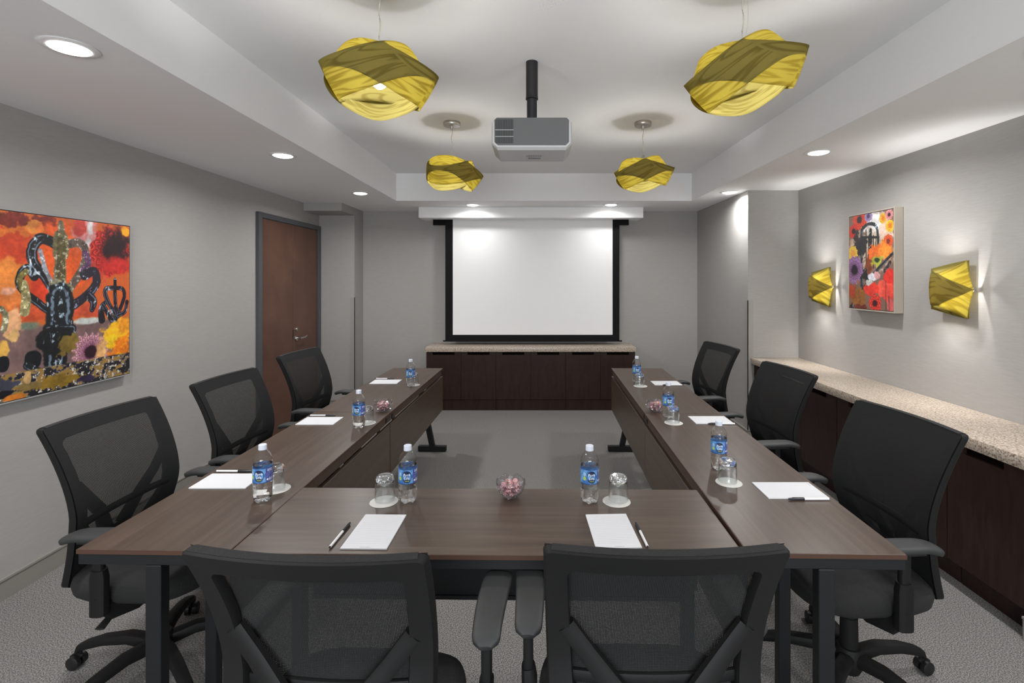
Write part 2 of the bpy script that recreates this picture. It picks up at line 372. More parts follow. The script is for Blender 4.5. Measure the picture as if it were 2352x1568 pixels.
def strip_mesh(fn, n, m, mats, closed, name, parent, flipuv=1.0):
    bm = bmesh.new(); uvl = bm.loops.layers.uv.new('UVMap')
    V = [[bm.verts.new(fn(i/n, j/m)[0]) for j in range(m+1)] for i in range(n if closed else n+1)]
    cnt = len(V)
    for i in range(n):
        for j in range(m):
            i2 = (i+1) % cnt
            f = bm.faces.new((V[i][j], V[i2][j], V[i2][j+1], V[i][j+1]))
            for l, (a, c) in zip(f.loops, ((i, j), (i+1, j), (i+1, j+1), (i, j+1))): l[uvl].uv = fn(a/n, c/m)[1]
            f.smooth = True
    me = bpy.data.meshes.new(name); bm.to_mesh(me); bm.free(); me.materials.append(mats)
    o = bpy.data.objects.new(name, me); COL.objects.link(o); o.parent = parent
    s = o.modifiers.new('thickness', 'SOLIDIFY'); s.thickness = .0009; s.offset = 0
    return o
def knot(R, amp, hw, eps):
    def c(t):
        th = 4*PI*t; q = math.cos(1.5*th); la = -amp*q
        r = R*(.96+eps*math.sin(1.5*th)+.04*q+(.062*math.cos(3*th)+.012*math.cos(6*th))*(.5+.5*q))
        return Vector((r*math.cos(la)*math.cos(th), r*math.cos(la)*math.sin(th), r*math.sin(la)*1.0))
    def fn(u, v):
        u0 = u % 1.0
        p = c(u0); t = (c(u0+.001)-c(u0-.001)).normalized()
        n = Vector((0, 0, 1)).cross(Vector((t.x, t.y, 0))).normalized(); n = n if n.dot(p) > 0 else -n; n = (n+Vector((0, 0, p.z/R*2.3))).normalized(); w = t.cross(n).normalized()
        if w.z < 0: w = -w
        # the strip bows a little towards the axis at its edges, like bent veneer
        s = (v-.5)*2
        q = p+w*(s*hw)-n*(.004*s*s)
        return q, (u*2.4, v*.17)
    return fn
def pendant(x, y, zc, rot, tilt, label, twin, first=[None]):
    if first[0] is None:
        r = thing('pendant_lamp', label, 'pendant lamp', (x, y, ZC), rot, 'yellow veneer pendant lamps')
        B().lathe([(0.001, 0), (.060, 0), (.062, -.004), (.062, -.022), (.058, -.028), (.012, -.030), (.010, -.050), (.001, -.050)], 32).obj('canopy', NICKEL, r)
        dz = zc-ZC; top = dz+.115
        b = B(); n = 16
        b.tube([(.004*math.sin(i*.9), .003*math.cos(i*1.1), -.045+(top+.045)*i/n) for i in range(n+1)], .0026, 6)
        b.obj('cord', CORD, r)
        sh = strip_mesh(knot(.188, .27, .069, .03), 240, 10, VENEER, True, 'shade', r); sh.location = (0, 0, dz)
        B().lathe([(0.001, .135), (.008, .135), (.018, .115), (.020, .06), (.001, .055)], 20, (0, 0, dz)).obj('lamp_holder', NICKEL, r)
        B().lathe([(.019, .094), (.056, .092), (.058, .094), (.056, .096), (.019, .098)], 32, (0, 0, dz)).obj('bulb_shield_disc', WHITEP, r)  # disc added to keep the bulb's direct light off the ceiling above
        B().lathe([(.0001, -.035), (.012, -.032), (.024, -.022), (.0295, -.006), (.029, .010), (.022, .030), (.015, .048), (.013, .062), (.0001, .062)], 24, (0, 0, dz)).obj('bulb', BULB, r)
        lamp('pendant_source', 'POINT', (0, 0, dz+.045), PEND_W, (1, .98, .955), r, .030)
        first[0] = r; o = r
    else:
        o = copy_tree(first[0]); o.location = (x, y, ZC); o.rotation_euler.z = rot; o['label'] = label
    rz = Matrix.Rotation(rot, 4, 'Z')
    kk = [k for k in kids(o) if k.name.startswith('shade')][0]
    kk.rotation_euler = (rz.inverted() @ Matrix.Rotation(math.radians(tilt), 4, 'Y') @ rz).to_euler()
    if twin:
        dz = zc-ZC; n = 14
        B().tube([(.016*math.sin(i/n*PI)+.002, .004, -.03+(dz+.145)*i/n) for i in range(n+1)], .0009, 5).obj('suspension_wire', CORD, o)
    return o
ZP = 2.297
pendant(-.592, 1.90, ZP, math.radians(-10), 0, 'large near pendant lamp of twisted yellow wood veneer, upper left of the projector', False)
pendant(.782, 1.86, ZP, math.radians(-50), -12, 'large near pendant lamp of twisted yellow wood veneer with two thin wires, upper right', True)
pendant(-.597, 3.60, ZP, math.radians(15), 4, 'small-looking far pendant lamp of yellow veneer, left of the projector body', False)
pendant(.789, 3.60, ZP, math.radians(-36), -4, 'small-looking far pendant lamp of yellow veneer, right of the projector body', False)

def sconce(y, z, label, first=[None]):
    if first[0] is None:
        r = thing('wall_sconce', label, 'wall lamp', (XR, y, z), 0, 'yellow veneer wall sconces')
        H, W, D = .17, .12, .118
        def band(sg, off):
            def fn(u, v):
                a = (u-.5)*2                      # -1 far .. +1 near end
                top = H*(.57+.43*a) if a > 0 else H*(.57-.02*a)
                bot = H*(-.57+.57*a) if a > 0 else H*(-.57-.02*a)
                zz = sg*(bot+(top-bot)*v)
                ang = a*(PI/2)*(1-(.24*abs(zz)/H*abs(a) if a > 0 else 0))
                rx = D*(1+off)*(1-.34*(zz/H)**2); xx = -rx*math.cos(ang)-.02; yy = -W*(1+off)*math.sin(ang)
                return Vector((xx, yy, zz)), (u*.42+sg*.37, v*.17)
            return fn
        strip_mesh(band(1, 0), 48, 8, VENEER, False, 'veneer_band', r)
        strip_mesh(band(-1, .03), 48, 8, VENEER, False, 'veneer_band', r)
        strip_mesh(lambda u, v: (Vector((-.022-.012*(u-.5)**2-.03*u**4, -.1+u*.235, (v-.5)*2*H*(.985-.25*u**1.6))), (u*.3, v*.3)), 16, 8, VENEER, False, 'back_panel', r)
        B().box(-.020, -.001, -.05, .05, -.06, .06, .004).obj('wall_plate', NICKEL, r)
        b = B(); b.box(-.020, -.012, -.128, .10, -.012, .012, .003); b.obj('bracket', NICKEL, r)
        B().sphere((-.075, 0, 0), .024, sz=1.8).obj('bulb', BULB, r)
        lamp('sconce_source', 'POINT', (-.075, 0, .0), SCONCE_W, (1, .975, .95), r, .03)
        first[0] = r; return r
    o = copy_tree(first[0]); o.location = (XR, y, z); o['label'] = label; return o
sconce(2.935, 1.475, 'nearer wall sconce of crossed yellow veneer bands, right of the small artwork')
sconce(4.26, 1.468, 'farther wall sconce of crossed yellow veneer bands, left of the small artwork')

# ---------------- projector and screen ----------------
r = thing('ceiling_projector', 'white and grey video projector hung from a black ceiling pole', 'projector', (-.012, 2.6, ZC))
b = B(); b.lathe([(0.001, 0), (.031, 0), (.031, -.175), (.032, -.19), (.033, -.195), (.001, -.2)], 28); b.obj('upper_pole', BLACK, r)
B().lathe([(.001, -.18), (.0265, -.18), (.0265, -.355), (.001, -.355)], 28).obj('lower_pole', STEELB, r)
B().box(-.07, .07, -.07, .07, -.362, -.346, .003).obj('mount_plate', STEELB, r)
zb, zt = 2.165-ZC, 2.318-ZC; y0 = 2.41-2.6
def octo(x, z0_, z1_, c, y): return [(-x, y, z0_+c), (-x+c, y, z0_), (x-c, y, z0_), (x, y, z0_+c), (x, y, z1_-.012), (x-.012, y, z1_), (-x+.012, y, z1_), (-x, y, z1_-.012)]
b = B(); b.loft([octo(.188, zb+.012, zt-.012, .02, y0), octo(.196, zb, zt-.006, .03, y0+.014), octo(.196, zb, zt-.006, .03, y0+.25), octo(.180, zb+.01, zt-.02, .02, y0+.275)]); b.obj('casing', PROJW, r, smooth=25)
b = B(); b.loft([octo(.181, zb+.020, zt, .016, y0-.004), octo(.181, zb+.020, zt, .016, y0+.24)]); b.obj('rear_panel', PROJG, r, smooth=25)
b = B()
for i in range(17): b.box(-.176+i*.0052, -.1733+i*.0052, y0-.0052, y0-.0035, zb+.028, zt-.008)
b.obj('vent_slots', BLACK, r, smooth=0)
b = B()
for z in (zb+.06, zb+.092): b.box(-.177, -.088, y0-.0062, y0-.005, z, z+.0022)
b.obj('vent_bar', PROJW, r, smooth=0)
b = B(); b.box(-.02, .045, y0+.17, y0+.19, zb-.0012, zb+.001); b.box(-.028, .05, y0+.12, y0+.126, zb-.0012, zb+.001)
for i in range(7): b.box(-.03+i*.012, -.024+i*.012, y0+.14, y0+.144, zb-.0012, zb+.001)
b.obj('base_controls', PROJG, r, smooth=0)
b = B(); b.lathe([(.001, .03), (.03, .03), (.034, 0), (.034, -.01), (.001, -.01)], 24)
for v in b.bm.verts: v.co = Vector((.09+v.co.x, y0+.275+v.co.z, (zb+zt)/2+v.co.y))
b.obj('lens', BLACK, r)

r = thing('projection_screen', 'white pull-down projection screen with black border lowered behind the rear counter', 'projection screen', (-.02, 6.0, 2.25))
SX = .02
b = B(); b.box(-1.225+SX, 1.145+SX, .004, .036, -.064, .06, .003); b.obj('housing', SCREENB, r)
b = B(); b.box(-1.074+SX, -.984+SX, -.0015, .0015, .79-2.25, 0); b.box(.947+SX, 1.03+SX, -.0015, .0015, .79-2.25, 0); b.box(-.984+SX, .947+SX, -.0015, .0015, .79-2.25, .86-2.25)
b.obj('black_border', SCREENB, r, smooth=0)
B().box(-.984+SX, .947+SX, -.0012, .0012, .86-2.25, .01).obj('screen_surface', SCREENW, r, smooth=0)
b = B(); b.tube([(-1.10+SX, 0, .786-2.25), (1.06+SX, 0, .786-2.25)], .0085); b.obj('weight_bar', SCREENB, r)

# ---------------- cabinets ----------------
def cab_unit(name, label, x0, nd, dw, loc, rot, group, h, depth, kick, kin=.0):
    r = thing(name, label, 'cabinet', loc, rot, group)   # local: doors face -y, x along the run
    W = nd*dw
    B().box(.002, W-.002, .02, depth, kick, h, 0).obj('carcass', CAB, r, smooth=0)
    B().box(.002, W-.002, .012+kin, depth, 0, kick-.002, 0).obj('kick_board', CAB, r, smooth=0)
    for i in range(nd):
        a, c = i*dw+.0018, (i+1)*dw-.0018; m = (a+c)/2; pw = .128 if rot == 0 else .105
        b = B(); zt = h-.004; ph = .026 if rot == 0 else .036
        b.box(a, c, 0, .019, kick+.003, zt-ph-.006); b.box(a, m-pw, 0, .019, zt-ph-.006, zt-.002); b.box(m+pw, c, 0, .019, zt-ph-.006, zt-.002)
        bmesh.ops.remove_doubles(b.bm, verts=b.bm.verts, dist=1e-5)
        do = b.obj('door', CAB, r, smooth=0)
        B().box(m-pw-.001, m+pw+.001, .0185, .0198, zt-ph-.006, zt).obj('pull_recess', CABIN, do, smooth=0)  # dark sheet behind the cut-out, coloured as its shade
    return r
for i, lb in enumerate(('dark espresso cabinet under the screen counter, left third', 'dark espresso cabinet under the screen counter, middle third', 'dark espresso cabinet under the screen counter, right third')):
    cab_unit('base_cabinet', lb, 0, 2, .4065, (-1.26+i*.813, 5.79, 0), 0, 'cabinets under the rear counter', .686, .385, .127)
b = B(); b.box(-1.265, 1.183, 5.765, YB-.002, .687, .741, .003); tag(b.obj('granite_worktop', GRAN), 'speckled beige granite worktop below the projection screen', 'worktop')
runs = [(4.706, 1, .372), (4.330, 2, .455), (3.418, 2, .455), (2.506, 1, .395)]
for (y, n, dw), lb in zip(runs, ('narrow dark cabinet at the far end of the right counter, against the pilaster', 'dark cabinet under the right counter, between the farthest and middle right chairs', 'dark cabinet under the right counter, behind the two nearer right chairs', 'dark cabinet at the near end of the right counter, beside the nearest right chair')):
    cab_unit('base_cabinet', lb, 0, n, dw, (2.085, y, 0), -PI/2, 'cabinets under the right counter', .733, .42, .127, .06)
b = B(); b.box(2.052, XR-.002, YF+.002, 4.71, .734, .789, .003)
tag(b.obj('granite_worktop', GRAN), 'long speckled beige granite worktop along the right wall', 'worktop')
ART_L =  [('b',2.332,1.775,0.169,0.17,(205,105,38),0.5,0.25),('b',2.407,1.695,0.108,0.081,(190,62,30),0.15,0.6),('b',2.388,1.827,0.079,0.04,(120,38,26),0.15,0.6),('b',2.551,1.833,0.067,0.043,(120,38,26),0.2,0.6),('b',2.501,1.799,0.053,0.035,(228,140,58),0.12,0.5),('b',2.369,1.54,0.071,0.106,(224,132,58),0.4,0.5),('b',2.664,1.645,0.196,0.194,(232,92,34),0.5,0.4),('b',2.536,1.483,0.097,0.063,(214,62,32),0.4,0.3),('b',2.78,1.789,0.08,0.101,(222,140,140),0.35,0.5),('b',2.806,1.823,0.019,0.055,(225,215,215),0.4,0.5),('b',2.793,1.72,0.022,0.047,(225,215,215),0.4,0.5),('b',2.742,1.824,0.042,0.046,(206,70,60),0.3,0.5),('b',2.842,1.604,0.083,0.103,(206,66,52),0.5,0.4),('b',2.401,1.459,0.086,0.06,(228,128,60),0.4,0.5),('b',2.369,1.48,0.045,0.02,(226,160,130),0.3,0.5),('b',2.494,1.359,0.101,0.042,(196,78,42),0.4,0.4),('b',2.806,1.36,0.119,0.039,(206,80,50),0.4,0.3),('h',1.299,1.019,(112,88,86)),('b',2.797,1.302,0.1,0.019,(200,205,200),0.4,0.3),('b',2.453,1.303,0.076,0.02,(118,128,110),0.5,0.3),('b',2.388,1.313,0.045,0.087,(222,166,120),0.2,0.5),('b',2.394,1.259,0.033,0.034,(214,170,110),0.2,0.5),('b',2.35,1.198,0.025,0.039,(220,170,80),0.25,0.5),('f',2.944,1.697,0.14,(206,44,34),(140,26,28),(28,10,14),11),('b',2.988,1.733,0.098,0.109,(40,18,22),0.45,0.5),('b',2.973,1.616,0.113,0.059,(196,40,34),0.5,0.5),('b',3.049,1.827,0.034,0.03,(236,160,30),0.2,0.25),('s',[(2.494,1.551),(2.46,1.588),(2.427,1.554),(2.427,1.499),(2.47,1.45),(2.588,1.352)],0.0406,0.0322,(24,26,30),1),('s',[(2.44,1.513),(2.453,1.444),(2.446,1.376)],0.035,0.042,(150,140,95),2),('s',[(2.453,1.574),(2.423,1.54),(2.433,1.486)],0.024,0.024,(120,110,60),2),('s',[(2.595,1.722),(2.529,1.742),(2.484,1.693),(2.487,1.624),(2.551,1.54),(2.599,1.468)],0.048,0.0416,(26,26,30),1),('s',[(2.522,1.681),(2.551,1.583),(2.595,1.497)],0.0182,0.021,(150,150,160),2),('s',[(2.692,1.729),(2.754,1.729),(2.78,1.665),(2.746,1.571),(2.657,1.451)],0.0416,0.0368,(96,82,74),2),('s',[(2.776,1.68),(2.797,1.627),(2.763,1.587)],0.032,0.024,(90,60,90),2),('s',[(2.771,1.556),(2.833,1.576),(2.846,1.509),(2.789,1.447),(2.688,1.382)],0.0464,0.04,(40,36,48),1),('s',[(2.797,1.439),(2.828,1.406),(2.819,1.363)],0.0464,0.0304,(28,24,32),1),('s',[(2.633,1.831),(2.637,1.762),(2.633,1.643),(2.622,1.482)],0.0252,0.063,(120,112,90),2),('s',[(2.633,1.754),(2.633,1.673)],0.0665,0.077,(110,100,70),2),('s',[(2.637,1.732),(2.633,1.54)],0.042,0.042,(86,76,44),2),('s',[(2.603,1.504),(2.68,1.48)],0.056,0.042,(140,138,110),2),('s',[(2.629,1.445),(2.625,1.291)],0.12,0.136,(22,26,30),1),('s',[(2.565,1.268),(2.696,1.261)],0.048,0.048,(26,28,32),1),('b',2.61,1.219,0.111,0.069,(20,22,26),0.08,0.15),('s',[(2.61,1.183),(2.603,1.074)],0.128,0.096,(18,20,24),1),('b',2.487,1.13,0.044,0.05,(16,20,26),0.08,0.1),('s',[(2.46,1.107),(2.529,1.063),(2.696,1.05)],0.035,0.0308,(24,28,32),1),('b',2.344,1.133,0.032,0.04,(14,18,24),0.08,0.1),('s',[(2.338,1.396),(2.357,1.362),(2.35,1.297)],0.024,0.024,(130,125,95),2),('b',2.684,1.187,0.07,0.063,(118,96,40),0.12,0.5),('s',[(2.973,1.532),(2.973,1.441),(2.983,1.29)],0.0176,0.024,(22,18,26),1),('s',[(2.964,1.483),(2.911,1.476),(2.911,1.427),(2.973,1.324)],0.0234,0.0234,(22,18,26),1),('s',[(2.983,1.482),(3.029,1.473),(3.039,1.422),(2.993,1.323)],0.0208,0.0208,(30,20,34),1),('s',[(2.901,1.395),(2.878,1.363),(2.883,1.299)],0.0234,0.036,(20,18,24),1),('s',[(2.887,1.387),(2.954,1.293)],0.0208,0.032,(20,18,24),1),('s',[(3.06,1.395),(3.044,1.336),(2.993,1.315)],0.0208,0.024,(22,18,28),1),('b',2.993,1.206,0.12,0.084,(240,176,24),0.15,0.4),('b',3.044,1.251,0.063,0.051,(232,150,30),0.3,0.4),('b',3.023,1.067,0.095,0.101,(226,120,20),0.25,0.6),('b',2.944,1.178,0.059,0.033,(240,196,30),0.3,0.5),('b',2.993,1.03,0.061,0.059,(248,180,20),0.3,0.7),('b',3.003,0.97,0.126,0.042,(110,24,14),0.3,0.7),('b',2.851,0.958,0.074,0.023,(220,120,30),0.3,0.6),('f',2.81,1.124,0.11,(206,150,160),(150,90,120),(42,14,28),17),('b',2.883,1.121,0.037,0.08,(224,170,110),0.4,0.5),('n',1.082),('b',2.625,0.997,0.129,0.033,(140,110,36),0.15,0.7),('b',2.46,1.003,0.091,0.02,(130,108,60),0.15,0.7),('b',2.46,1.045,0.02,0.035,(205,165,110),0.15,0.4),('b',2.357,1.032,0.057,0.026,(60,62,76),0.2,0.7),('b',2.344,0.989,0.044,0.02,(18,20,28),0.1,0.3),('b',2.401,0.963,0.059,0.015,(206,120,40),0.2,0.6),('b',2.78,0.981,0.053,0.02,(52,40,70),0.2,0.6)]
ART_R =  [('b',3.577,1.941,0.119,0.095,(225,222,220),0.3,0.4),('b',3.458,1.877,0.071,0.092,(206,176,160),0.3,0.5),('b',3.798,1.809,0.068,0.067,(190,160,140),0.4,0.6),('b',3.624,1.743,0.223,0.139,(196,180,160),0.5,0.8),('f',3.738,1.982,0.08,(222,64,24),(206,44,20),(30,14,16),9),('f',3.807,1.9,0.056,(216,40,24),(190,30,20),(26,12,16),8),('f',3.64,1.997,0.043,(160,140,180),(120,96,150),(60,40,80),10),('f',3.487,1.962,0.037,(236,180,40),(226,140,30),(200,110,20),10),('f',3.426,1.98,0.036,(228,150,150),(180,90,100),(40,20,30),9),('f',3.418,1.903,0.044,(240,190,40),(232,150,20),(200,110,20),12),('s',[(3.713,1.485),(3.718,1.859),(3.685,1.921),(3.611,1.937),(3.546,1.891),(3.534,1.697)],0.0242,0.0198,(36,40,40),1),('s',[(3.664,1.551),(3.664,1.897)],0.0099,0.0099,(30,32,32),0),('s',[(3.585,1.614),(3.585,1.847)],0.0099,0.0099,(30,32,32),0),('s',[(3.64,1.637),(3.637,1.841)],0.0088,0.0088,(30,32,32),0),('s',[(3.559,1.656),(3.559,1.834)],0.0077,0.0077,(30,32,32),0),('s',[(3.713,1.847),(3.531,1.832)],0.0154,0.0154,(28,30,30),0),('s',[(3.614,1.892),(3.618,1.85),(3.614,1.764)],0.022,0.034,(20,22,24),1),('b',3.721,1.76,0.065,0.077,(40,36,40),0.2,0.8),('b',3.772,1.83,0.04,0.056,(50,44,44),0.2,0.9),('b',3.624,1.658,0.047,0.075,(120,54,30),0.3,0.5),('f',3.436,1.796,0.049,(220,90,40),(206,60,30),(110,40,20),8),('b',3.472,1.735,0.085,0.062,(222,128,40),0.3,0.6),('b',3.577,1.73,0.061,0.053,(216,100,34),0.3,0.7),('b',3.546,1.666,0.059,0.042,(170,170,60),0.3,0.7),('b',3.549,1.671,0.027,0.019,(40,60,30),0.3,0.4),('f',3.816,1.732,0.057,(236,190,60),(226,160,60),(214,140,60),9),('f',3.798,1.602,0.103,(150,110,160),(110,70,110),(30,16,30),14),('s',[(3.394,1.71),(3.577,1.572),(3.833,1.319)],0.016,0.034,(30,26,28),1),('s',[(3.415,1.651),(3.472,1.591)],0.02,0.024,(44,36,36),1),('b',3.672,1.562,0.042,0.054,(34,30,34),0.2,0.8),('b',3.764,1.396,0.1,0.089,(150,92,36),0.3,0.7),('b',3.824,1.439,0.045,0.057,(170,60,30),0.3,0.7),('b',3.593,1.551,0.053,0.032,(216,214,226),0.15,0.5),('b',3.546,1.561,0.036,0.032,(206,150,150),0.2,0.5),('b',3.415,1.55,0.066,0.061,(208,44,34),0.12,0.3),('b',3.48,1.468,0.072,0.062,(226,84,66),0.12,0.3),('b',3.608,1.46,0.077,0.049,(214,54,40),0.1,0.3),('b',3.429,1.444,0.062,0.071,(222,70,56),0.12,0.3),('f',3.569,1.361,0.068,(222,56,40),(210,46,34),(60,14,20),5),('b',3.415,1.358,0.036,0.046,(206,90,90),0.2,0.3),('s',[(3.458,1.519),(3.458,1.315)],0.005,0.005,(40,40,30),0),('s',[(3.429,1.418),(3.426,1.317)],0.005,0.005,(40,40,30),0),('b',3.721,1.32,0.081,0.024,(110,40,26),0.2,0.7),('b',3.64,1.508,0.047,0.026,(196,196,190),0.3,0.8)]

# ---------------- tables ----------------
TH = .737
def table(name, label, origin, ang, L, W, inner, legs):
    # local x along the length, y across; 'inner' = +1/-1 side that carries the modesty panel (y=W or y=0)
    r = thing(name, label, 'table', (origin[0], origin[1], 0), ang, 'walnut folding conference tables')
    g = .0015
    b = B(); b.box(g, L-g, g, W-g, TH-.014, TH, .0015, 1); b.obj('tabletop', TABLE, r, smooth=0)
    b = B(); b.box(g, L-g, 0, g+.0005, TH-.0139, TH-.001); b.box(g, L-g, W-g-.0005, W, TH-.0139, TH-.001)
    b.box(0, g+.0005, 0, W, TH-.0139, TH-.001); b.box(L-g-.0005, L, 0, W, TH-.0139, TH-.001); b.obj('edge_band', TEDGE, r, smooth=0)
    yi = W if inner > 0 else 0; s = -inner
    def yb(a, c): return tuple(sorted((yi+s*a, yi+s*c)))
    y0, y1 = yb(.006, .024); B().box(.004, L-.004, y0, y1, .683, TH-.0145).obj('edge_rail', TDARK, r, smooth=0)
    y0, y1 = yb(.001, .019); b = B(); b.box(.003, L-.003, y0, y1, .365, .666, .001, 1); b.obj('modesty_panel', TABLE, r, smooth=0)
    y0, y1 = yb(.02, .030); b = B(); 
    for x in (.12, L-.15): B().box(x, x+.03, y0, y1, .50, .70).obj('panel_bracket', STEELB, r, smooth=0)
    b = B(); b.box(.06, L-.06, W/2-.02, W/2+.02, .701, .7145); b.obj('stretcher', STEELB, r, smooth=0)
    for (x, kind) in legs:
        b = B(); b.box(x-.016, x+.016, .002, W-.002, .690, TH-.0142, .002, 1); lg = b.obj('leg', STEELB, r, smooth=30)
        b = B()
        if kind == 'slant':
            yt, ybm = W/2, W/2+inner*.135
            b.loft([[(x-.02, yt-.023, .69), (x+.02, yt-.023, .69), (x+.02, yt+.023, .69), (x-.02, yt+.023, .69)],
                    [(x-.02, ybm-.023, .045), (x+.02, ybm-.023, .045), (x+.02, ybm+.023, .045), (x-.02, ybm+.023, .045)]])
            fc = ybm
        else:
            b.box(x-.018, x+.018, W/2-.0235, W/2+.0235, .045, .69, .002, 1); fc = W/2
        if kind == 'twin': b.box(x+.235, x+.27, W/2-.02, W/2+.02, .045, .69, .002, 1)
        b.obj('post', STEELB, lg, smooth=30)
        b = B(); b.box(x-.022, x+.022, fc-.125 if kind == 'slant' else fc-.08, fc+.125 if kind == 'slant' else fc+.08, .006, .05, .003, 1)
        if kind == 'twin': b.box(x+.022, x+.27, W/2-.02, W/2+.02, .012, .05, .003, 1)
        b.obj('foot', STEELB, lg, smooth=30)
    return r
A1 = math.radians(90-1.27)
def off(o, a, dx, dy): return (o[0]+dx*math.cos(a)-dy*math.sin(a), o[1]+dx*math.sin(a)+dy*math.cos(a))
# left tables: local x runs away from the camera, local y points left, so inner side is y = 0
table('conference_table', 'walnut table at the near left of the U, with the nearest left chair', (-.8965, 1.458), A1, 1.517, .459, -1, [(.02, 'twin'), (1.46, 'post')])
A2 = math.radians(90-1.75)
table('conference_table', 'walnut table at the far left of the U, towards the door', (-.8625, 2.977), A2, 1.470, .449, -1, [(.05, 'post'), (1.448, 'slant')])
# right tables: inner side is y = W (left)
o1 = off((.624, 1.448), A1, 0, -.457)
table('conference_table', 'walnut table at the near right of the U, with the nearest right chair', o1, A1, 1.502, .457, 1, [(.02, 'twin'), (1.46, 'post')])
o2 = off((.6585, 2.9525), A1, 0, -.451)
table('conference_table', 'walnut table at the far right of the U, with the farthest right chair', o2, A1, 1.497, .451, 1, [(.05, 'post'), (1.475, 'slant')])
A3 = math.radians(-.79)
ft = table('conference_table', 'walnut table across the front of the U, between the two front chairs and the carpet', (-.8925, 1.4475), A3, 1.503, .457, 1, [(.10, 'post'), (1.40, 'post')])

b = B(); b.box(.01, 1.493, .012, .032, .690, .7225); b.obj('front_apron', STEELB, ft, smooth=0)
b = B(); b.box(.05, 1.45, .4345, .4372, .345, .66); b.box(.05, 1.45, .428, .4372, .33, .345); b.obj('panel_backing', STEELB, ft, smooth=0)

# ---------------- task chairs ----------------
def yprof(z):   # rear face of the back (seat faces +y)
    if z > .70: k = (z-.70)/.315; return -.150-.118*k**1.6
    k = (.70-z)/.26; return -.150-.058*k**1.5
def bow(x): return .026*(x/.24)**2
def back_pt(x, z, d=0): return (x, yprof(z)+bow(x)+d, z)
def ring_pts(top, bot, hwt, hwm, hwb, zc, r, cut=0, n=10):
    # closed outline (x,z), counter-clockwise, subdivided along the sides
    def hw(z):
        if z > zc: k = (z-zc)/(top-zc); return hwm+(hwt-hwm)*k
        k = (zc-z)/(zc-bot); return hwm+(hwb-hwm)*k
    P = []
    for i in range(n+1): x = -hw(bot)+r+(2*hw(bot)-2*r)*i/n; P.append((x, bot))
    for i in range(1, 4): a = -PI/2+PI/2*i/4; P.append((hw(bot)-r+r*math.cos(a), bot+r+r*math.sin(a)))
    for i in range(21):
        z = bot+r+(top-bot-2*r)*i/20; P.append((hw(z), z))
    for i in range(1, 4): a = PI/2*i/4; P.append((hw(top)-r+r*math.cos(a), top-r+r*math.sin(a)))
    for i in range(n+1): x = hw(top)-r-(2*hw(top)-2*r)*i/n; P.append((x, top))
    for i in range(1, 4): a = PI/2+PI/2*i/4; P.append((-hw(top)+r+r*math.cos(a), top-r+r*math.sin(a)))
    for i in range(21):
        z = top-r-(top-bot-2*r)*i/20; P.append((-hw(z), z))
    for i in range(1, 4): a = PI+PI/2*i/4; P.append((-hw(bot)+r+r*math.cos(a), bot+r+r*math.sin(a)))
    return P
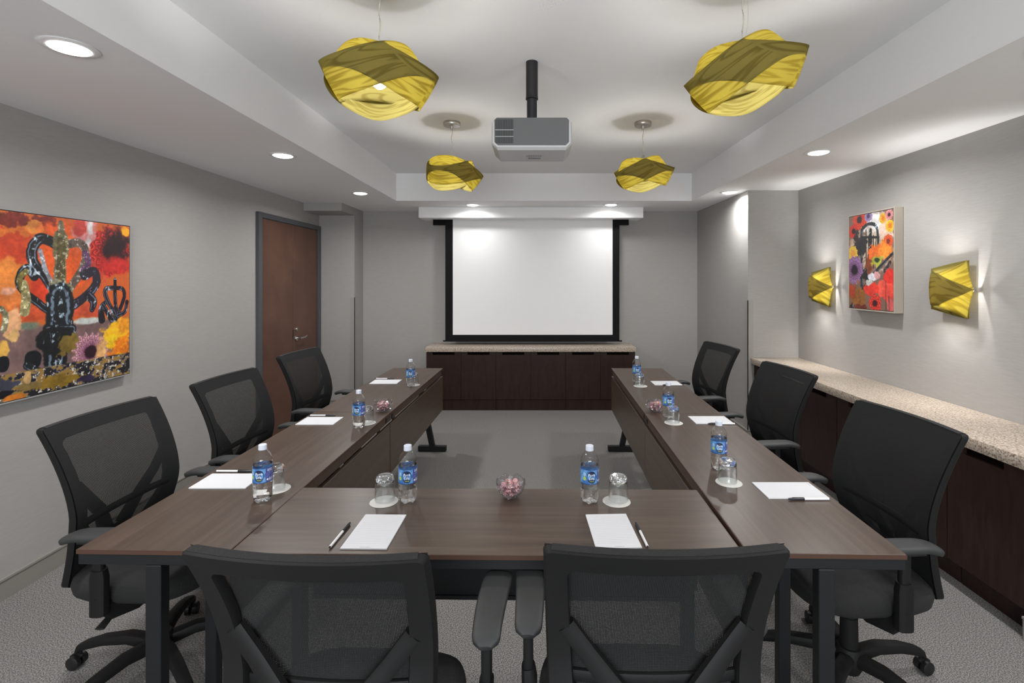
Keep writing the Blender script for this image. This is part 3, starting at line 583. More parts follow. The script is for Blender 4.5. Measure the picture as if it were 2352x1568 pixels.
def make_chair(label):
    r = thing('task_chair', label, 'chair', group='black mesh-back task chairs')
    # back frame
    O = ring_pts(1.015, .436, .250, .238, .205, .66, .016)
    I = ring_pts(.962, .545, .198, .180, .10, .66, .022)
    b = B(); n = len(O)
    def rr(P, d, s=1): return [back_pt(x, z, d) for x, z in P]
    Os = [(x*.985, z if z < 1 else z-.003) for x, z in O]
    Im = [(x*1.02, z) for x, z in I]
    b.loft([rr(I, .020), rr(O, .022), rr(O, .002), rr(Os, -.006), rr(Im, -.004), rr(I, .004), rr(I, .020)], cap=False)
    bmesh.ops.remove_doubles(b.bm, verts=b.bm.verts, dist=1e-6)
    b.obj('back_frame', PLASTIC, r, smooth=40)
    # diagonal ribs and the spine down to the mechanism
    b = B()
    for s in (-1, 1):
        b.sweep([back_pt(s*.198, .80, .006), back_pt(s*.150, .735, .0), back_pt(s*.09, .665, -.006), back_pt(s*.035, .56, -.010)], [(.020, .011), (.020, .012), (.022, .013), (.028, .014)], 8, up=(0, 1, 0), power=4)
    b.sweep([back_pt(0, .56, -.008), back_pt(0, .44, -.004), (0, -.17, .40), (0, -.06, .385)], [(.05, .013), (.045, .014), (.04, .014), (.04, .014)], 8, up=(0, 1, 0), power=4)
    b.obj('back_spine', PLASTIC, r)
    b = B(); b.sweep([back_pt(x, .668, .020) for x in [-.19+.38*i/10 for i in range(11)]], (.006, .013), 8, up=(0, 0, 1), power=4); b.obj('lumbar_bar', PLASTIC, r)
    # mesh sheet
    b = B(); nx, nz = 16, 26; V = []
    for j in range(nz+1):
        z = .442+(1.0135-.442)*j/nz
        h = (.238+(.012)*(z-.66)/.355 if z > .66 else .238-.033*(.66-z)/.224)-.003
        V.append([b.bm.verts.new(back_pt(-h+2*h*i/nx, z, .0255)) for i in range(nx+1)])
    for j in range(nz):
        for i in range(nx): b.bm.faces.new((V[j][i], V[j][i+1], V[j+1][i+1], V[j+1][i]))
    b.obj('back_mesh', MESHF, r)
    b = B(); b.sweep([back_pt(-.232+.464*i/12, 1.0145, .014) for i in range(13)], (.013, .004), 8); b.obj('mesh_welt', SEATF, r)
    # seat
    def se(hx, hy, cy, z, p=3.6, n=40, drop=0):
        R = []
        for i in range(n):
            q = 2*PI*i/n; c, s = math.cos(q), math.sin(q)
            x = hx*math.copysign(abs(c)**(2/p), c); y = hy*math.copysign(abs(s)**(2/p), s)
            zz = z-drop*max(0, y/hy)**3
            R.append((x, cy+y, zz))
        return R
    b = B(); b.loft([se(.19, 0.164, .042, .408), se(.235, 0.207, .042, .412, drop=.01), se(.252, 0.227, .042, .430, drop=.018), se(.256, 0.234, .042, .455, drop=.022), se(.250, 0.228, .042, .478, drop=.026), se(.225, 0.205, .042, .490, drop=.022), se(.12, 0.116, .042, .486)])
    b.obj('seat', SEATF, r, smooth=50)
    B().loft([se(.14, .12, .03, .372, 6), se(.16, .14, .03, .405, 6)]).obj('mechanism', PLASTIC, r)
    b = B(); b.tube([(.12, .02, .385), (.20, .02, .385), (.245, .025, .375)], .006); b.sweep([(.24, .025, .376), (.29, .03, .362)], [(.012, .005), (.016, .005)], 8); b.obj('height_lever', BLACK, r)
    B().lathe([(.001, .37), (.026, .37), (.026, .26), (.030, .26), (.032, .11), (.001, .11)], 24).obj('gas_lift', PLASTIC, r)
    B().lathe([(.001, .150), (.040, .148), (.050, .13), (.050, .085), (.036, .055), (.001, .052)], 28).obj('base_hub', PLASTIC, r)
    for k in range(5):
        a = -PI/2+k*2*PI/5; ca, sa = math.cos(a), math.sin(a)
        def P(d, z, o=0): return (d*ca-o*sa, d*sa+o*ca, z)
        b = B(); b.sweep([P(.03, .112), P(.12, .124), P(.22, .112), P(.29, .092), P(.318, .080), P(.326, .066)], [(.026, .024), (.024, .022), (.021, .019), (.020, .016), (.020, .013), (.018, .008)], 12, power=3)
        lg = b.obj('leg', PLASTIC, r)
        b = B()
        for s in (-1, 1):
            c = P(.335, .026, s*.015); ax = Vector((-sa, ca, 0)); bb = Vector((ca, sa, 0)); R2 = []
            for off_, rad in ((-.010, .018), (-.008, .0245), (.008, .0255), (.011, .020)):
                R2.append([tuple(Vector(c)+ax*off_*s+bb*rad*math.cos(2*PI*i/20)+Vector((0, 0, 1))*rad*math.sin(2*PI*i/20)) for i in range(20)])
            b.loft(R2)
        b.obj('caster_wheel', BLACK, lg)
        b = B(); b.tube([P(.320, .072), P(.322, .040)], .007); b.sweep([P(.310, .046), P(.335, .056), P(.357, .040)], (.008, .006), 8); b.obj('caster_hood', PLASTIC, lg)
    # arms
    for s in (-1, 1):
        b = B()
        b.sweep([(s*.07, .06, .392), (s*.17, .06, .385), (s*.240, .03, .395), (s*.272, .02, .43), (s*.280, .02, .47)], [(.03, .011), (.03, .011), (.030, .014), (.022, .020), (.021, .024)], 12, up=(0, 1, 0), power=3)
        b.sweep([(s*.280, .02, .405), (s*.280, .02, .53), (s*.283, .022, .56)], [(.020, .027), (.020, .027), (.017, .022)], 14, up=(0, 1, 0), power=3)
        b.sweep([(s*.283, .022, .55), (s*.283, .020, .655)], [(.013, .018), (.013, .018)], 12, up=(0, 1, 0), power=3)
        ar = b.obj('armrest', PLASTIC, r)
        pts, secs = [], []
        N = 26
        for i in range(N+1):
            k = i/N; y = -.100+.285*k; xx = s*(.284-.005*math.sin(k*PI))
            wdt = .034+.007*math.sin(min(1, k*1.3)*PI/2)
            e = min(k, 1-k)*N
            if e < 2.5: wdt *= (max(.12, 1-((2.5-e)/2.75)**2.6))**.5
            zz = .672-.018*(max(0, .25-k)/.25)**2-.006*(max(0, k-.8)/.2)**2
            pts.append((xx, y, zz)); secs.append((wdt, .0125 if 0 < i < N else .008))
        b = B(); b.sweep(pts, secs, 16, power=3.2); b.obj('arm_pad', PADM, ar, smooth=50)
        b = B(); b.box(s*.283-.02, s*.283+.02, -.04, .08, .650, .660, .003); b.obj('pad_mount', BLACK, ar)
    return r
ch = make_chair('large black mesh chair at the bottom left, its back to the camera')
ch.location = (-.445, 1.215, 0); ch.rotation_euler.z = math.radians(-3.5)
def lower(c):     # these two are set a notch lower than the rest
    for k in kids(c):
        if not k.name.startswith(('leg', 'base_hub', 'gas_lift', 'armrest')): k.location.z = -.02
        if k.name.startswith('armrest'):
            for q in kids(k):
                q.location.y = .09 if q.name.startswith('arm_pad') else .05
def chair(x, y, deg, label, turn=False, front=False):
    c = copy_tree(ch)
    if front: lower(c)
    if turn:
        for k in kids(c):
            if k.name.startswith('leg'): k.rotation_euler.z = PI/5
    c.location = (x, y, 0); c.rotation_euler.z = math.radians(deg); c['label'] = label; return c
chair(.268, 1.235, 0, 'large black mesh chair at the bottom right of center, its back to the camera', True, True)
chair(-1.478, 1.956, -92, 'nearest black mesh chair on the left side, in front of the orange artwork')
chair(-1.435, 2.66, -94, 'middle black mesh chair on the left side, before the bare wall next to the door', True)
chair(-1.46, 3.53, -96, 'farthest black mesh chair on the left side, in front of the brown door')
c = chair(1.195, 1.885, 94, 'nearest black mesh chair on the right side, beside the granite counter')
for k in kids(c):
    if k.name.startswith('leg'): k.rotation_euler.z = math.radians(6)
c = chair(1.262, 2.885, 96, 'middle black mesh chair on the right side, before the counter end')
for k in kids(c):
    if k.name.startswith('leg'): k.rotation_euler.z = math.radians(-11)
chair(1.25, 3.88, 99, 'farthest black mesh chair on the right side, in front of the pilaster')

lower(ch)
max([k for k in kids(ch) if k.name.startswith('armrest')], key=lambda k: k.data.vertices[0].co.x).location.x = .045

# ---------------- water bottles ----------------
def text_mesh(txt, size):
    cu = bpy.data.curves.new('t', 'FONT'); cu.body = txt; cu.size = size; cu.align_x = 'CENTER'; cu.offset = size*.008; cu.resolution_u = 3
    o = bpy.data.objects.new('t', cu); COL.objects.link(o); bpy.context.view_layer.update()
    dg = bpy.context.evaluated_depsgraph_get(); me = bpy.data.meshes.new_from_object(o.evaluated_get(dg))
    bpy.data.objects.remove(o); return me
def wrap_cyl(b, rad, a0, z0, shapes, mi=0):
    for (pts, faces) in shapes:
        V = [b.bm.verts.new((rad*math.sin(a0+x/rad), -rad*math.cos(a0+x/rad), z0+z)) for x, z in pts]
        for f in faces:
            try: b.bm.faces.new([V[i] for i in f]).material_index = mi
            except ValueError: pass
def disc(cx, cz, rx, rz, n=28): return ([(cx+rx*math.cos(2*PI*i/n), cz+rz*math.sin(2*PI*i/n)) for i in range(n)]+[(cx, cz)], [(i, (i+1) % n, n) for i in range(n)])
def rect(x0, x1, z0, z1, n=1): return ([(x0+(x1-x0)*i/n, z) for z in (z0, z1) for i in range(n+1)], [(i, i+1, n+2+i, n+1+i) for i in range(n)])
def text_shape(txt, size, cx, cz):
    me = text_mesh(txt, size); pts = [(v.co.x+cx, v.co.y+cz) for v in me.vertices]; fs = [tuple(p.vertices) for p in me.polygons]
    bpy.data.meshes.remove(me); return (pts, fs)
def make_bottle(label):
    r = thing('water_bottle', label, 'bottle', group='small water bottles with blue labels')
    RB = .0325
    def body(scale=1, inset=0, top=None):
        pr = [(.020, .004), (.026, .001), (.031, .008), (.0327, .018), (.0327, .030), (.0315, .034), (.0327, .038), (.0327, .047), (.0316, .051), (.0327, .055), (.0327, .066), (.0318, .070), (.0318, .127), (.0329, .131), (.0322, .137), (.0312, .140), (.0325, .145), (.0318, .152), (.0285, .161), (.0230, .171), (.0165, .179), (.0128, .183), (.0128, .186)]
        return pr
    seg = 40; prof = body()
    def petal(rad, z, a): return rad*(1-.055*(1-min(1, z/.03))*(.5+.5*math.cos(5*a)))
    def rings(pr, ins=0):
        R = []
        for rad, z in pr:
            R.append([((petal(rad, z, 2*PI*i/seg)-ins)*math.cos(2*PI*i/seg), (petal(rad, z, 2*PI*i/seg)-ins)*math.sin(2*PI*i/seg), z+(.005*(.5+.5*math.cos(5*2*PI*i/seg)) if z < .006 else 0)) for i in range(seg)])
        return R
    b = B(); R = rings(prof); b.loft([[(0.0005*math.cos(2*PI*i/seg), .0005*math.sin(2*PI*i/seg), .010) for i in range(seg)]]+R, cap=False)
    b.obj('bottle_body', PLAS, r, smooth=60)
    wp = [p for p in prof if p[1] < .128]+[(.0318, .133)]
    wr = rings(wp, .0008)
    b = B(); b.loft([[(0.0005*math.cos(2*PI*i/seg), .0005*math.sin(2*PI*i/seg), .011) for i in range(seg)]]+wr); b.obj('water', WATER, r, smooth=60)
    B().lathe([(.0001, .202), (.0125, .202), (.0140, .2005), (.0142, .187), (.0142, .184), (.0132, .184)], 36).obj('cap', CAPM, r)
    B().lathe([(.0135, .183), (.0150, .182), (.0150, .180), (.0135, .179)], 30).obj('neck_ring', PLAS, r)
    lb = B().lathe([(.0322, .072), (.0328, .0722), (.0328, .1248), (.0322, .125)], 48).obj('label', LBLUE, r)
    rad = .03295
    b = B(); wrap_cyl(b, rad, 0, 0, [rect(-PI*rad*.999, PI*rad*.999, .0722, .0745, 48), rect(-PI*rad*.999, PI*rad*.999, .1225, .1248, 48)]); b.obj('label_rim', LRIM, lb, fix=False)
    b = B(); wrap_cyl(b, rad+.0001, 0, 0, [rect(.022, .062, .075, .122, 14)]); b.obj('label_panel', LBLUE2, lb, fix=False)
    b = B(); wrap_cyl(b, rad+.0002, 0, .0985, [disc(0, 0, .0170, .0215)]); b.obj('logo_disc', NAVY, lb, fix=False)
    b = B(); wrap_cyl(b, rad+.0004, 0, .0985, [text_shape('Pure', .0130, 0, .0035), text_shape('Life', .0130, 0, -.0085)]); b.obj('logo_text', WHITE, lb, fix=False)
    b = B(); wrap_cyl(b, rad+.0004, 0, .0985, [rect(-.0062+.004*i, -.0042+.004*i, -.0165, -.0125) for i in range(4)]); b.obj('logo_figures', GREENP, lb, fix=False)
    b = B(); wrap_cyl(b, rad+.0002, 0, .0985, [disc(-.026, -.006, .0055, .007)]); b.obj('leaf_mark', GREENP, lb, fix=False)
    b = B(); wrap_cyl(b, rad+.0003, 0, .0985, [disc(-.026, .009, .006, .007)]); b.obj('drop_mark', LTBLUE, lb, fix=False)
    b = B(); wrap_cyl(b, rad+.0003, 0, 0, [rect(.034+.0, .056, .079+i*.0032, .0802+i*.0032, 6) for i in range(3)]+[disc(.029, .083, .0035, .0035, 12)]+[rect(.028, .050, .112+i*.003, .1131+i*.003, 5) for i in range(3)]); b.obj('small_print', WHITE, lb, fix=False)
    return r
def PT(x, y, z=TH): Y = 1140*(1.537-z)/(y-640); return ((x-1227)*Y/1140, Y)
BOT = [(-.626*1.0, 0, 0)]
bt = make_bottle('water bottle at the near left, hiding a glass, beside the near left notepad')
bots = [((-.981, 1.793), -22, None), ((-.455, 1.786), -6, 'water bottle on the front table, left of the centre candy bowl, beside an upturned glass'),
        ((.199, 1.784), 13, 'water bottle on the front table, right of the centre candy bowl, beside an upturned glass'),
        ((.777, 2.089), 6, 'water bottle on the near right table, behind the upturned glass nearest the right notepad'),
        ((.774, 2.865), 14, 'middle water bottle on the right side, next to the right candy bowl'),
        ((.792, 3.835), 12, 'farthest water bottle on the right side, near the projection screen counter'),
        ((-.943, 2.668), -20, 'middle water bottle on the left side, near the left candy bowl'),
        ((-.918, 3.688), -2, 'farthest water bottle on the left side')]
for i, ((x, y), dg, lb) in enumerate(bots):
    o = bt if i == 0 else copy_tree(bt)
    o.location = (x, y, TH+.0005); o.rotation_euler.z = math.atan2(-x, y)+math.radians(dg)
    if lb: o['label'] = lb

# ---------------- glasses and coasters ----------------
gl = None; co = None
def setting(cx, cy, gx, gy, gl_label, co_label):
    global gl, co
    if co is None:
        co = B().lathe([(.0001, .0012), (.0490, .0012), (.0500, .0008), (.0500, 0), (.0001, 0)], 48).obj('paper_coaster', COASTER)
        tag(co, co_label, 'coaster', 'round white paper coasters'); c = co
        # upturned tumbler: solid base on top
        pr = [(.0350, .0), (.0358, .0008), (.0362, .004), (.0352, .030), (.0345, .060), (.0335, .074), (.0300, .084), (.0262, .088), (.0200, .0885), (.0001, .0865)]
        pi = [(.0350, .0), (.0338, .001), (.0335, .03), (.0325, .058), (.0300, .066), (.0250, .0695), (.0001, .0700)]
        b = B(); b.lathe(pr, 48); b.lathe(pi, 48); bmesh.ops.remove_doubles(b.bm, verts=b.bm.verts, dist=2e-4)
        gl = b.obj('drinking_glass', GLASS, smooth=70)
        B().lathe([(.0001, .0702), (.0250, .0697), (.0298, .0665), (.0322, .0640), (.0334, .0735), (.0298, .0836), (.0258, .0876), (.0001, .0862)], 40).obj('thick_base', GLASSB, gl, smooth=60)
        tag(gl, gl_label, 'glass', 'upturned drinking glasses'); g = gl
    else:
        c = co.copy(); COL.objects.link(c); c['label'] = co_label
        g = copy_tree(gl); g['label'] = gl_label
    c.location = (cx, cy, TH+.0004); g.location = (gx, gy, TH+.0020)
sets = [(PT(635, 1123), PT(632, 1121), 'upturned glass partly hidden behind the near left water bottle', 'coaster partly hidden behind the near left water bottle'),
        (PT(882, 1152), PT(884, 1148), 'upturned glass on the front table, left of a water bottle and above a notepad', 'coaster on the front table, under the glass left of a water bottle'),
        (PT(1416, 1151.5), PT(1420, 1148), 'upturned glass on the front table, right of a water bottle', 'coaster on the front table, under the glass right of a water bottle'),
        (PT(1674, 1108), PT(1671, 1106), 'upturned glass on the near right table, in front of a water bottle', 'coaster on the near right table, under the glass in front of a bottle'),
        (PT(1547, 971), PT(1546, 970), 'upturned glass beside the right candy bowl and middle right bottle', 'coaster beside the right candy bowl, under the middle right glass'),
        (PT(1471, 886.5), PT(1469, 886), 'farthest upturned glass on the right side', 'farthest coaster on the right side'),
        (PT(842, 971.5), PT(843, 970), 'upturned glass behind the middle left bottle, beside the left candy bowl', 'coaster behind the middle left bottle, beside the left candy bowl'),
        (PT(949, 884), PT(950, 883), 'farthest upturned glass on the left side, behind a water bottle', 'farthest coaster on the left side, behind a water bottle')]
for (c, g, a, b_) in sets: setting(c[0], c[1], g[0], g[1], a, b_)

# ---------------- notepads and pens ----------------
def notepad(cx, cy, wx, wy, rot, lines, label, lift=.0):
    r = thing('notepad', label, 'notepad', (cx, cy, TH+.0003), rot, 'white notepads on the tables')
    b = B(); hx, hy = wx/2, wy/2
    for k in range(3): b.box(-hx+k*.0002, hx-k*.0002, -hy, hy-k*.0002, k*.0012, k*.0012+.0011)
    b.obj('paper_sheets', PAPER, r, smooth=0)
    b = B()
    if lines:
        z = .00352
        for i in range(18):
            y = hy-.018-i*.0098; b.box(-hx+.006, hx-.006, y, y+.0005, z, z+.0001)
        b.box(-.012, .018, -hy+.006, -hy+.0085, z, z+.0001)
    else: b.box(hx-.012, hx-.009, hy-.035, hy-.010, .00352, .0036)
    b.obj('print', PRINT, r, smooth=0)
    return r
notepad(-1.209, 1.890+.0710, .217, .140, 0, False, 'blank notepad on the near left table, beside the leftmost bottle')
notepad(-.503, 1.572, .139, .212, math.radians(-1), True, 'ruled notepad on the front table before the bottom left chair')
notepad(.247, 1.575, .138, .212, math.radians(2.5), True, 'ruled notepad on the front table before the bottom right chair')
notepad(.963, 1.874, .222, .141, 0, False, 'blank notepad on the near right table, before the nearest right chair')
notepad(.996, 2.806, .210, .145, 0, False, 'blank notepad on the right side, before the middle right chair')
notepad(1.008, 3.797, .206, .145, 0, False, 'farthest blank notepad on the right side')
notepad(-1.204, 2.789, .208, .145, 0, False, 'blank notepad on the left side, beside the middle left bottle')
notepad(-1.150, 3.848, .210, .150, 0, False, 'farthest blank notepad on the left side')
pen0 = None
def pen(x, y, deg, label):
    global pen0
    if pen0 is None:
        pen0 = thing('ballpoint_pen', label, 'pen', (0, 0, 0), 0, 'black-capped ballpoint pens')
        def rod(b, prof, n=12):
            b.loft([[(x_, r_*math.cos(2*PI*i/n), r_*math.sin(2*PI*i/n)+.0050) for i in range(n)] for x_, r_ in prof])
        b = B(); rod(b, [(-.072, .0032), (-.0715, .0040), (.022, .0041), (.025, .0041)]); b.obj('barrel', PENW, pen0)
        b = B(); rod(b, [(.018, .0046), (.020, .0049), (.066, .0044), (.074, .0030), (.075, .0010)]); b.box(.020, .062, -.0010, .0010, .0085, .0108); b.obj('cap', PENB, pen0)
        b = B(); rod(b, [(-.0745, .0018), (-.0735, .0030), (-.0715, .0033)]); b.obj('end_plug', PENB, pen0)
        o = pen0
    else: o = copy_tree(pen0); o['label'] = label
    o.location = (x, y, TH+.0006); o.rotation_euler.z = math.radians(deg); return o
pen(-1.242, 2.052, -1, 'pen above the near left notepad, its cap hidden by a bottle')
pen(-.603, 1.543, 88, 'pen lying left of the ruled notepad on the front table')
pen(.334, 1.545, 92, 'pen lying right of the ruled notepad on the front table')
pen(.993, 1.792, 180.5, 'pen at the near edge of the notepad before the nearest right chair')
pen(1.028, 2.722, 180, 'pen at the near edge of the notepad before the middle right chair')
pen(1.036, 3.714, 180, 'pen at the near edge of the farthest right notepad')
pen(-1.231, 2.888, 0, 'pen above the notepad on the left side, before the middle left bottle')
pen(-1.187, 3.952, -1, 'pen above the farthest left notepad')

# ---------------- candy bowls ----------------
random.seed(4)
def set_vcol(o, fn):
    me = o.data; ca = me.color_attributes.new('Col', 'FLOAT_COLOR', 'CORNER')
    for p in me.polygons:
        for li in p.loop_indices: ca.data[li].color = (*lin(fn(p.center, me.vertices[me.loops[li].vertex_index].co)), 1)
bowl0 = None; mint0 = None
def make_mint():
    r = thing('peppermint_candy', 'x', 'candy')
    n = 32; b = B()
    b.loft([[(rr*math.cos(2*PI*(i+tw)/n), rr*math.sin(2*PI*(i+tw)/n), z) for i in range(n)] for rr, z, tw in ((.0005, -.0042, 0), (.006, -.0045, .8), (.0100, -.0030, 2), (.0112, 0, 2), (.0100, .0030, 2), (.006, .0045, .8), (.0005, .0042, 0))], cap=False)
    o = b.obj('striped_disc', CANDY, r, smooth=60)
    def fn(c, v):
        rr = math.hypot(c.x, c.y); a = math.atan2(c.y, c.x)/(2*PI)*8+rr*60
        return (212, 40, 52) if (a % 1) < .5 and rr > .002 else (246, 232, 228)
    set_vcol(o, fn)
    b = B()
    def tw(s):
        R = []
        for d, h in ((.0105, .004), (.013, .0018), (.018, .006), (.024, .010), (.028, .012)):
            R.append([(s*d, h*math.cos(2*PI*i/10)*(1+.25*math.sin(3*i+d*900)), h*.55*math.sin(2*PI*i/10)*(1+.3*math.cos(5*i))) for i in range(10)])
        return R
    b.loft(tw(1), cap=False); b.loft(tw(-1), cap=False)
    b.loft([[(rr*math.cos(2*PI*i/12), rr*math.sin(2*PI*i/12), z) for i in range(12)] for rr, z in ((.001, -.0058), (.0085, -.0055), (.0122, -.001), (.0118, .0015), (.008, .0056), (.001, .006))], cap=False)
    b.obj('wrapper', WRAP, r, smooth=0); return r
def bowl(x, y, label, where):
    global bowl0, mint0
    if bowl0 is None:
        b = B(); seg = 24; pr = [(.0005, .0012), (.020, .001), (.026, .004), (.040, .018), (.050, .036), (.0525, .052), (.051, .064)]
        b.loft([[(r_*math.cos(2*PI*i/seg), r_*math.sin(2*PI*i/seg), z+(.006*math.cos(6*2*PI*i/seg) if z > .06 else 0)) for i in range(seg)] for r_, z in pr], cap=False)
        bowl0 = b.obj('candy_bowl', BOWLP, smooth=40)
        s = bowl0.modifiers.new('thickness', 'SOLIDIFY'); s.thickness = .0012; s.offset = 1
        tag(bowl0, label, 'bowl', 'clear plastic candy bowls'); o = bowl0; mint0 = make_mint(); first = True
    else: o = bowl0.copy(); COL.objects.link(o); o['label'] = label; first = False
    o.location = (x, y, TH+.0005)
    grp = 'peppermint candies in '+where; lay = [(0, 0, .012)]+[(.022, k*72, .020) for k in range(5)]+[(.031, k*60+20, .035) for k in range(6)]+[(.010, k*120+15, .034) for k in range(3)]+[(.026, k*72+50, .049) for k in range(5)]+[(.004, 100, .053)]
    for i, (rd, an, z) in enumerate(lay):
        m = mint0 if (first and i == 0) else copy_tree(mint0)
        a = math.radians(an+random.uniform(-8, 8))
        m.location = (x+rd*math.cos(a), y+rd*math.sin(a), TH+z+random.uniform(-.001, .001))
        m.rotation_euler = (random.uniform(-.9, .9), random.uniform(-.5, .5), random.uniform(0, 6.28))
        m['group'] = grp; m['label'] = 'red and white peppermint in a clear twist wrapper, in '+where
bowl(*PT(1173, 1141), 'clear bowl of peppermints at the middle of the front table', 'the bowl on the front table')
bowl(*PT(880, 944), 'clear bowl of peppermints on the left side of the U', 'the bowl on the left table')
bowl(*PT(1505, 945), 'clear bowl of peppermints on the right side of the U', 'the bowl on the right table')

# ---------------- artworks ----------------
rng = np.random.default_rng(3)
def vnoise(X, Z, f, seed):
    g = np.random.default_rng(seed).random((128, 128)); x = X*f+37.3; z = Z*f+11.7
    xi = np.floor(x).astype(int); zi = np.floor(z).astype(int); fx = x-xi; fz = z-zi
    fx = fx*fx*(3-2*fx); fz = fz*fz*(3-2*fz)
    def s(a, c): return g[a % 128, c % 128]
    return (s(xi, zi)*(1-fx)+s(xi+1, zi)*fx)*(1-fz)+(s(xi, zi+1)*(1-fx)+s(xi+1, zi+1)*fx)*fz
def fbm(X, Z, f, seed): return (vnoise(X, Z, f, seed)*.5+vnoise(X, Z, f*2.1, seed+1)*.3+vnoise(X, Z, f*4.3, seed+2)*.2)
def sstep(a, b, x): t = np.clip((x-a)/(b-a), 0, 1); return t*t*(3-2*t)
def crom(P, n=6):
    if len(P) < 3: return P
    Q = [P[0]]+list(P)+[P[-1]]; out = []
    for i in range(1, len(Q)-2):
        a, b, c, d = [np.array(q) for q in Q[i-1:i+3]]
        for k in range(n):
            t = k/n; out.append(tuple(.5*((2*b)+(c-a)*t+(2*a-5*b+4*c-d)*t*t+(3*b-a-3*c+d)*t**3)))
    return out+[P[-1]]
def paint(ops, Xg, Zg, base):
    img = np.ones(Xg.shape+(3,))*np.array(base)
    n1 = fbm(Xg, Zg, 26, 1)-.5; n2 = fbm(Xg, Zg, 26, 9)-.5; hi = fbm(Xg, Zg, 75, 20); lo = fbm(Xg, Zg, 14, 30)
    def mixin(m, col):
        nonlocal img; m = m[..., None]; img = img*(1-m)+col*m
    for o in ops:
        if o[0] == 'b':
            _, cx, cz, rx, rz, c, s, n = o; rx = max(rx, .004); rz = max(rz, .004)
            d = np.sqrt(((Xg-cx)/rx+n1*n*2.2)**2+((Zg-cz)/rz+n2*n*2.2)**2)
            mixin(1-sstep(1-s, 1+s*.6, d), np.array(c)*(.78+.44*lo[..., None]+.18*(hi[..., None]-.5)))
        elif o[0] == 'h':
            mixin(sstep(o[1]+.012, o[1]-.012, Zg)*1.0 if False else 1-sstep(o[1]-.012, o[1]+.012, Zg), np.array(o[3])*(.8+.5*lo[..., None]))
        elif o[0] == 'n':
            t = fbm(Xg*.6, Zg, 40, 50)[..., None]; col = np.where(t > .56, np.array((150, 118, 60)), np.where(t > .50, np.array((96, 92, 100)), np.array((34, 32, 38))))
            col = np.where(hi[..., None] > .66, np.array((205, 200, 190)), col); mixin(1-sstep(o[1]-.006, o[1]+.006, Zg), col)
        elif o[0] == 's':
            _, pts, w0, w1, c, g = o; pts = crom(pts); d = np.full(Xg.shape, 9.); N = len(pts)-1
            for i in range(N):
                (ax, az), (bx, bz) = pts[i], pts[i+1]; L2 = (bx-ax)**2+(bz-az)**2+1e-9
                t = np.clip(((Xg-ax)*(bx-ax)+(Zg-az)*(bz-az))/L2, 0, 1)
                w = (w0+(w1-w0)*(i+t)/N)*.62
                d = np.minimum(d, (np.hypot(Xg-ax-t*(bx-ax), Zg-az-t*(bz-az))-w+n1*w*.35)/np.maximum(w, .002))
            m = 1-sstep(-.12, .06, d); col = np.ones(img.shape)*np.array(c)
            if g == 1: col = col+sstep(.64, .80, fbm(Xg, Zg*.7, 44, 60))[..., None]*np.array((150, 168, 178))+(sstep(-.62, -.5, d)*(1-sstep(-.42, -.3, d))*sstep(.45, .6, lo))[..., None]*np.array((90, 104, 118))
            if g == 2: col = col*(.55+.9*fbm(Xg, Zg, 55, 70)[..., None])+sstep(.62, .7, hi)[..., None]*np.array((80, 84, 88))
            mixin(m, col)
        elif o[0] == 'f':
            _, cx, cz, r, c1, c2, c3, n = o; dx = Xg-cx; dz = Zg-cz; rr = np.hypot(dx, dz)/max(r, .004); th = np.arctan2(dz, dx)
            edge = 1+.07*np.cos(n*th)+n1*.25; m = 1-sstep(edge-.06, edge+.02, rr)
            ringn = rr*4.2+.5*np.cos(n*th+np.floor(rr*4.2)*1.7); sh = (ringn % 1)
            k = sstep(.25, .95, rr)[..., None]; col = np.array(c2)*(1-k)+np.array(c1)*k
            col = col*(.62+.52*sh[..., None])+(sh[..., None] > .86)*28
            core = (1-sstep(.30, .42, rr+n2*.15))[..., None]; col = col*(1-core)+np.array(c3)*core; mixin(m, col)
    return np.clip(img+(hi[..., None]-.5)*14, 4, 250)
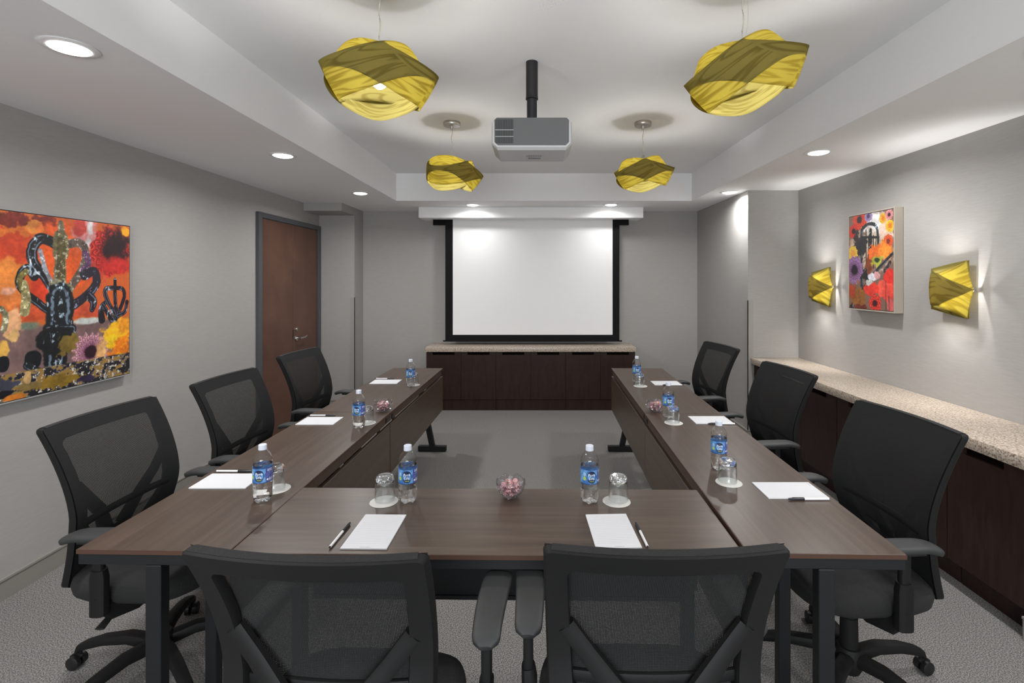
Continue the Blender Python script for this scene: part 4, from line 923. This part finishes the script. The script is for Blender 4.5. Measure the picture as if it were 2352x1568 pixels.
def canvas(name, W, H, res, fn, parent, place):
    nx, nz = int(W/res), int(H/res); xs = np.linspace(0, 1, nx+1); zs = np.linspace(0, 1, nz+1); U, V = np.meshgrid(xs, zs)
    rgb = fn(U, V).reshape(-1, 3)/255; l = np.where(rgb <= .04045, rgb/12.92, ((rgb+.055)/1.055)**2.4)
    vs = [place(u, v) for u, v in zip(U.ravel(), V.ravel())]
    fs = [(j*(nx+1)+i, j*(nx+1)+i+1, (j+1)*(nx+1)+i+1, (j+1)*(nx+1)+i) for j in range(nz) for i in range(nx)]
    me = bpy.data.meshes.new(name); me.from_pydata(vs, [], fs); me.materials.append(CANVAS)
    ca = me.color_attributes.new('Col', 'FLOAT_COLOR', 'POINT'); buf = np.ones((len(vs), 4)); buf[:, :3] = l; ca.data.foreach_set('color', buf.ravel())
    o = bpy.data.objects.new(name, me); COL.objects.link(o); o.parent = parent; return o
def art(name, label, X, face, y0, y1, z0, z1, ops, base, m_frame, lip):
    # X: wall plane; face: distance from the wall; s: direction into the room
    s = 1 if X < 0 else -1
    r = thing(name, label, 'picture', (X, (y0+y1)/2, z0)); cy = (y0+y1)/2; H = z1-z0; W = y1-y0
    def bx(b, xa, xb, ya, yb, za, zb, bev=0): b.box(min(s*xa, s*xb), max(s*xa, s*xb), ya, yb, za, zb, bev, 1)
    b = B(); f = face
    bx(b, .003, f, -W/2, -W/2+lip, 0, H); bx(b, .003, f, W/2-lip, W/2, 0, H); bx(b, .003, f, -W/2+lip, W/2-lip, 0, lip); bx(b, .003, f, -W/2+lip, W/2-lip, H-lip, H)
    b.obj('picture_frame', m_frame, r, smooth=0)
    b = B(); bx(b, .003, f-.004, -W/2+lip, W/2-lip, lip, H-lip); b.obj('shadow_gap', BLACK, r, smooth=0)
    g = lip+.004
    def place(u, v): return (s*(f-.002), -W/2+g+u*(W-2*g), g+v*(H-2*g))
    def fn(U, V): return paint(ops, cy-W/2+g+U*(W-2*g), z0+g+V*(H-2*g), base)
    canvas('canvas_print', W-2*g, H-2*g, .0026, fn, r, place)
    return r
extra = [('b', 1.95, 1.6, .4, .3, (205, 100, 44), .5, .4), ('b', 1.9, 1.3, .3, .2, (214, 120, 60), .5, .5), ('s', [(1.95, 1.75), (1.95, 1.4), (1.95, 1.1)], .1, .2, (24, 26, 30), 1), ('s', [(1.95, 1.45), (1.80, 1.6), (1.86, 1.72)], .05, .04, (24, 26, 30), 1), ('s', [(1.95, 1.45), (2.10, 1.6), (2.04, 1.72)], .05, .04, (24, 26, 30), 1)]
art('framed_artwork', 'large orange floral artwork with black iron finials on the left wall', XL, .040, 1.72, 3.088, .943, 1.870, extra+ART_L, (206, 96, 40), FRAMEG, .006)
art('framed_artwork', 'smaller red and yellow floral artwork between the two wall sconces', XR, .062, 3.372, 3.872, 1.302, 2.026, ART_R, (120, 92, 80), FRAMES, .008)
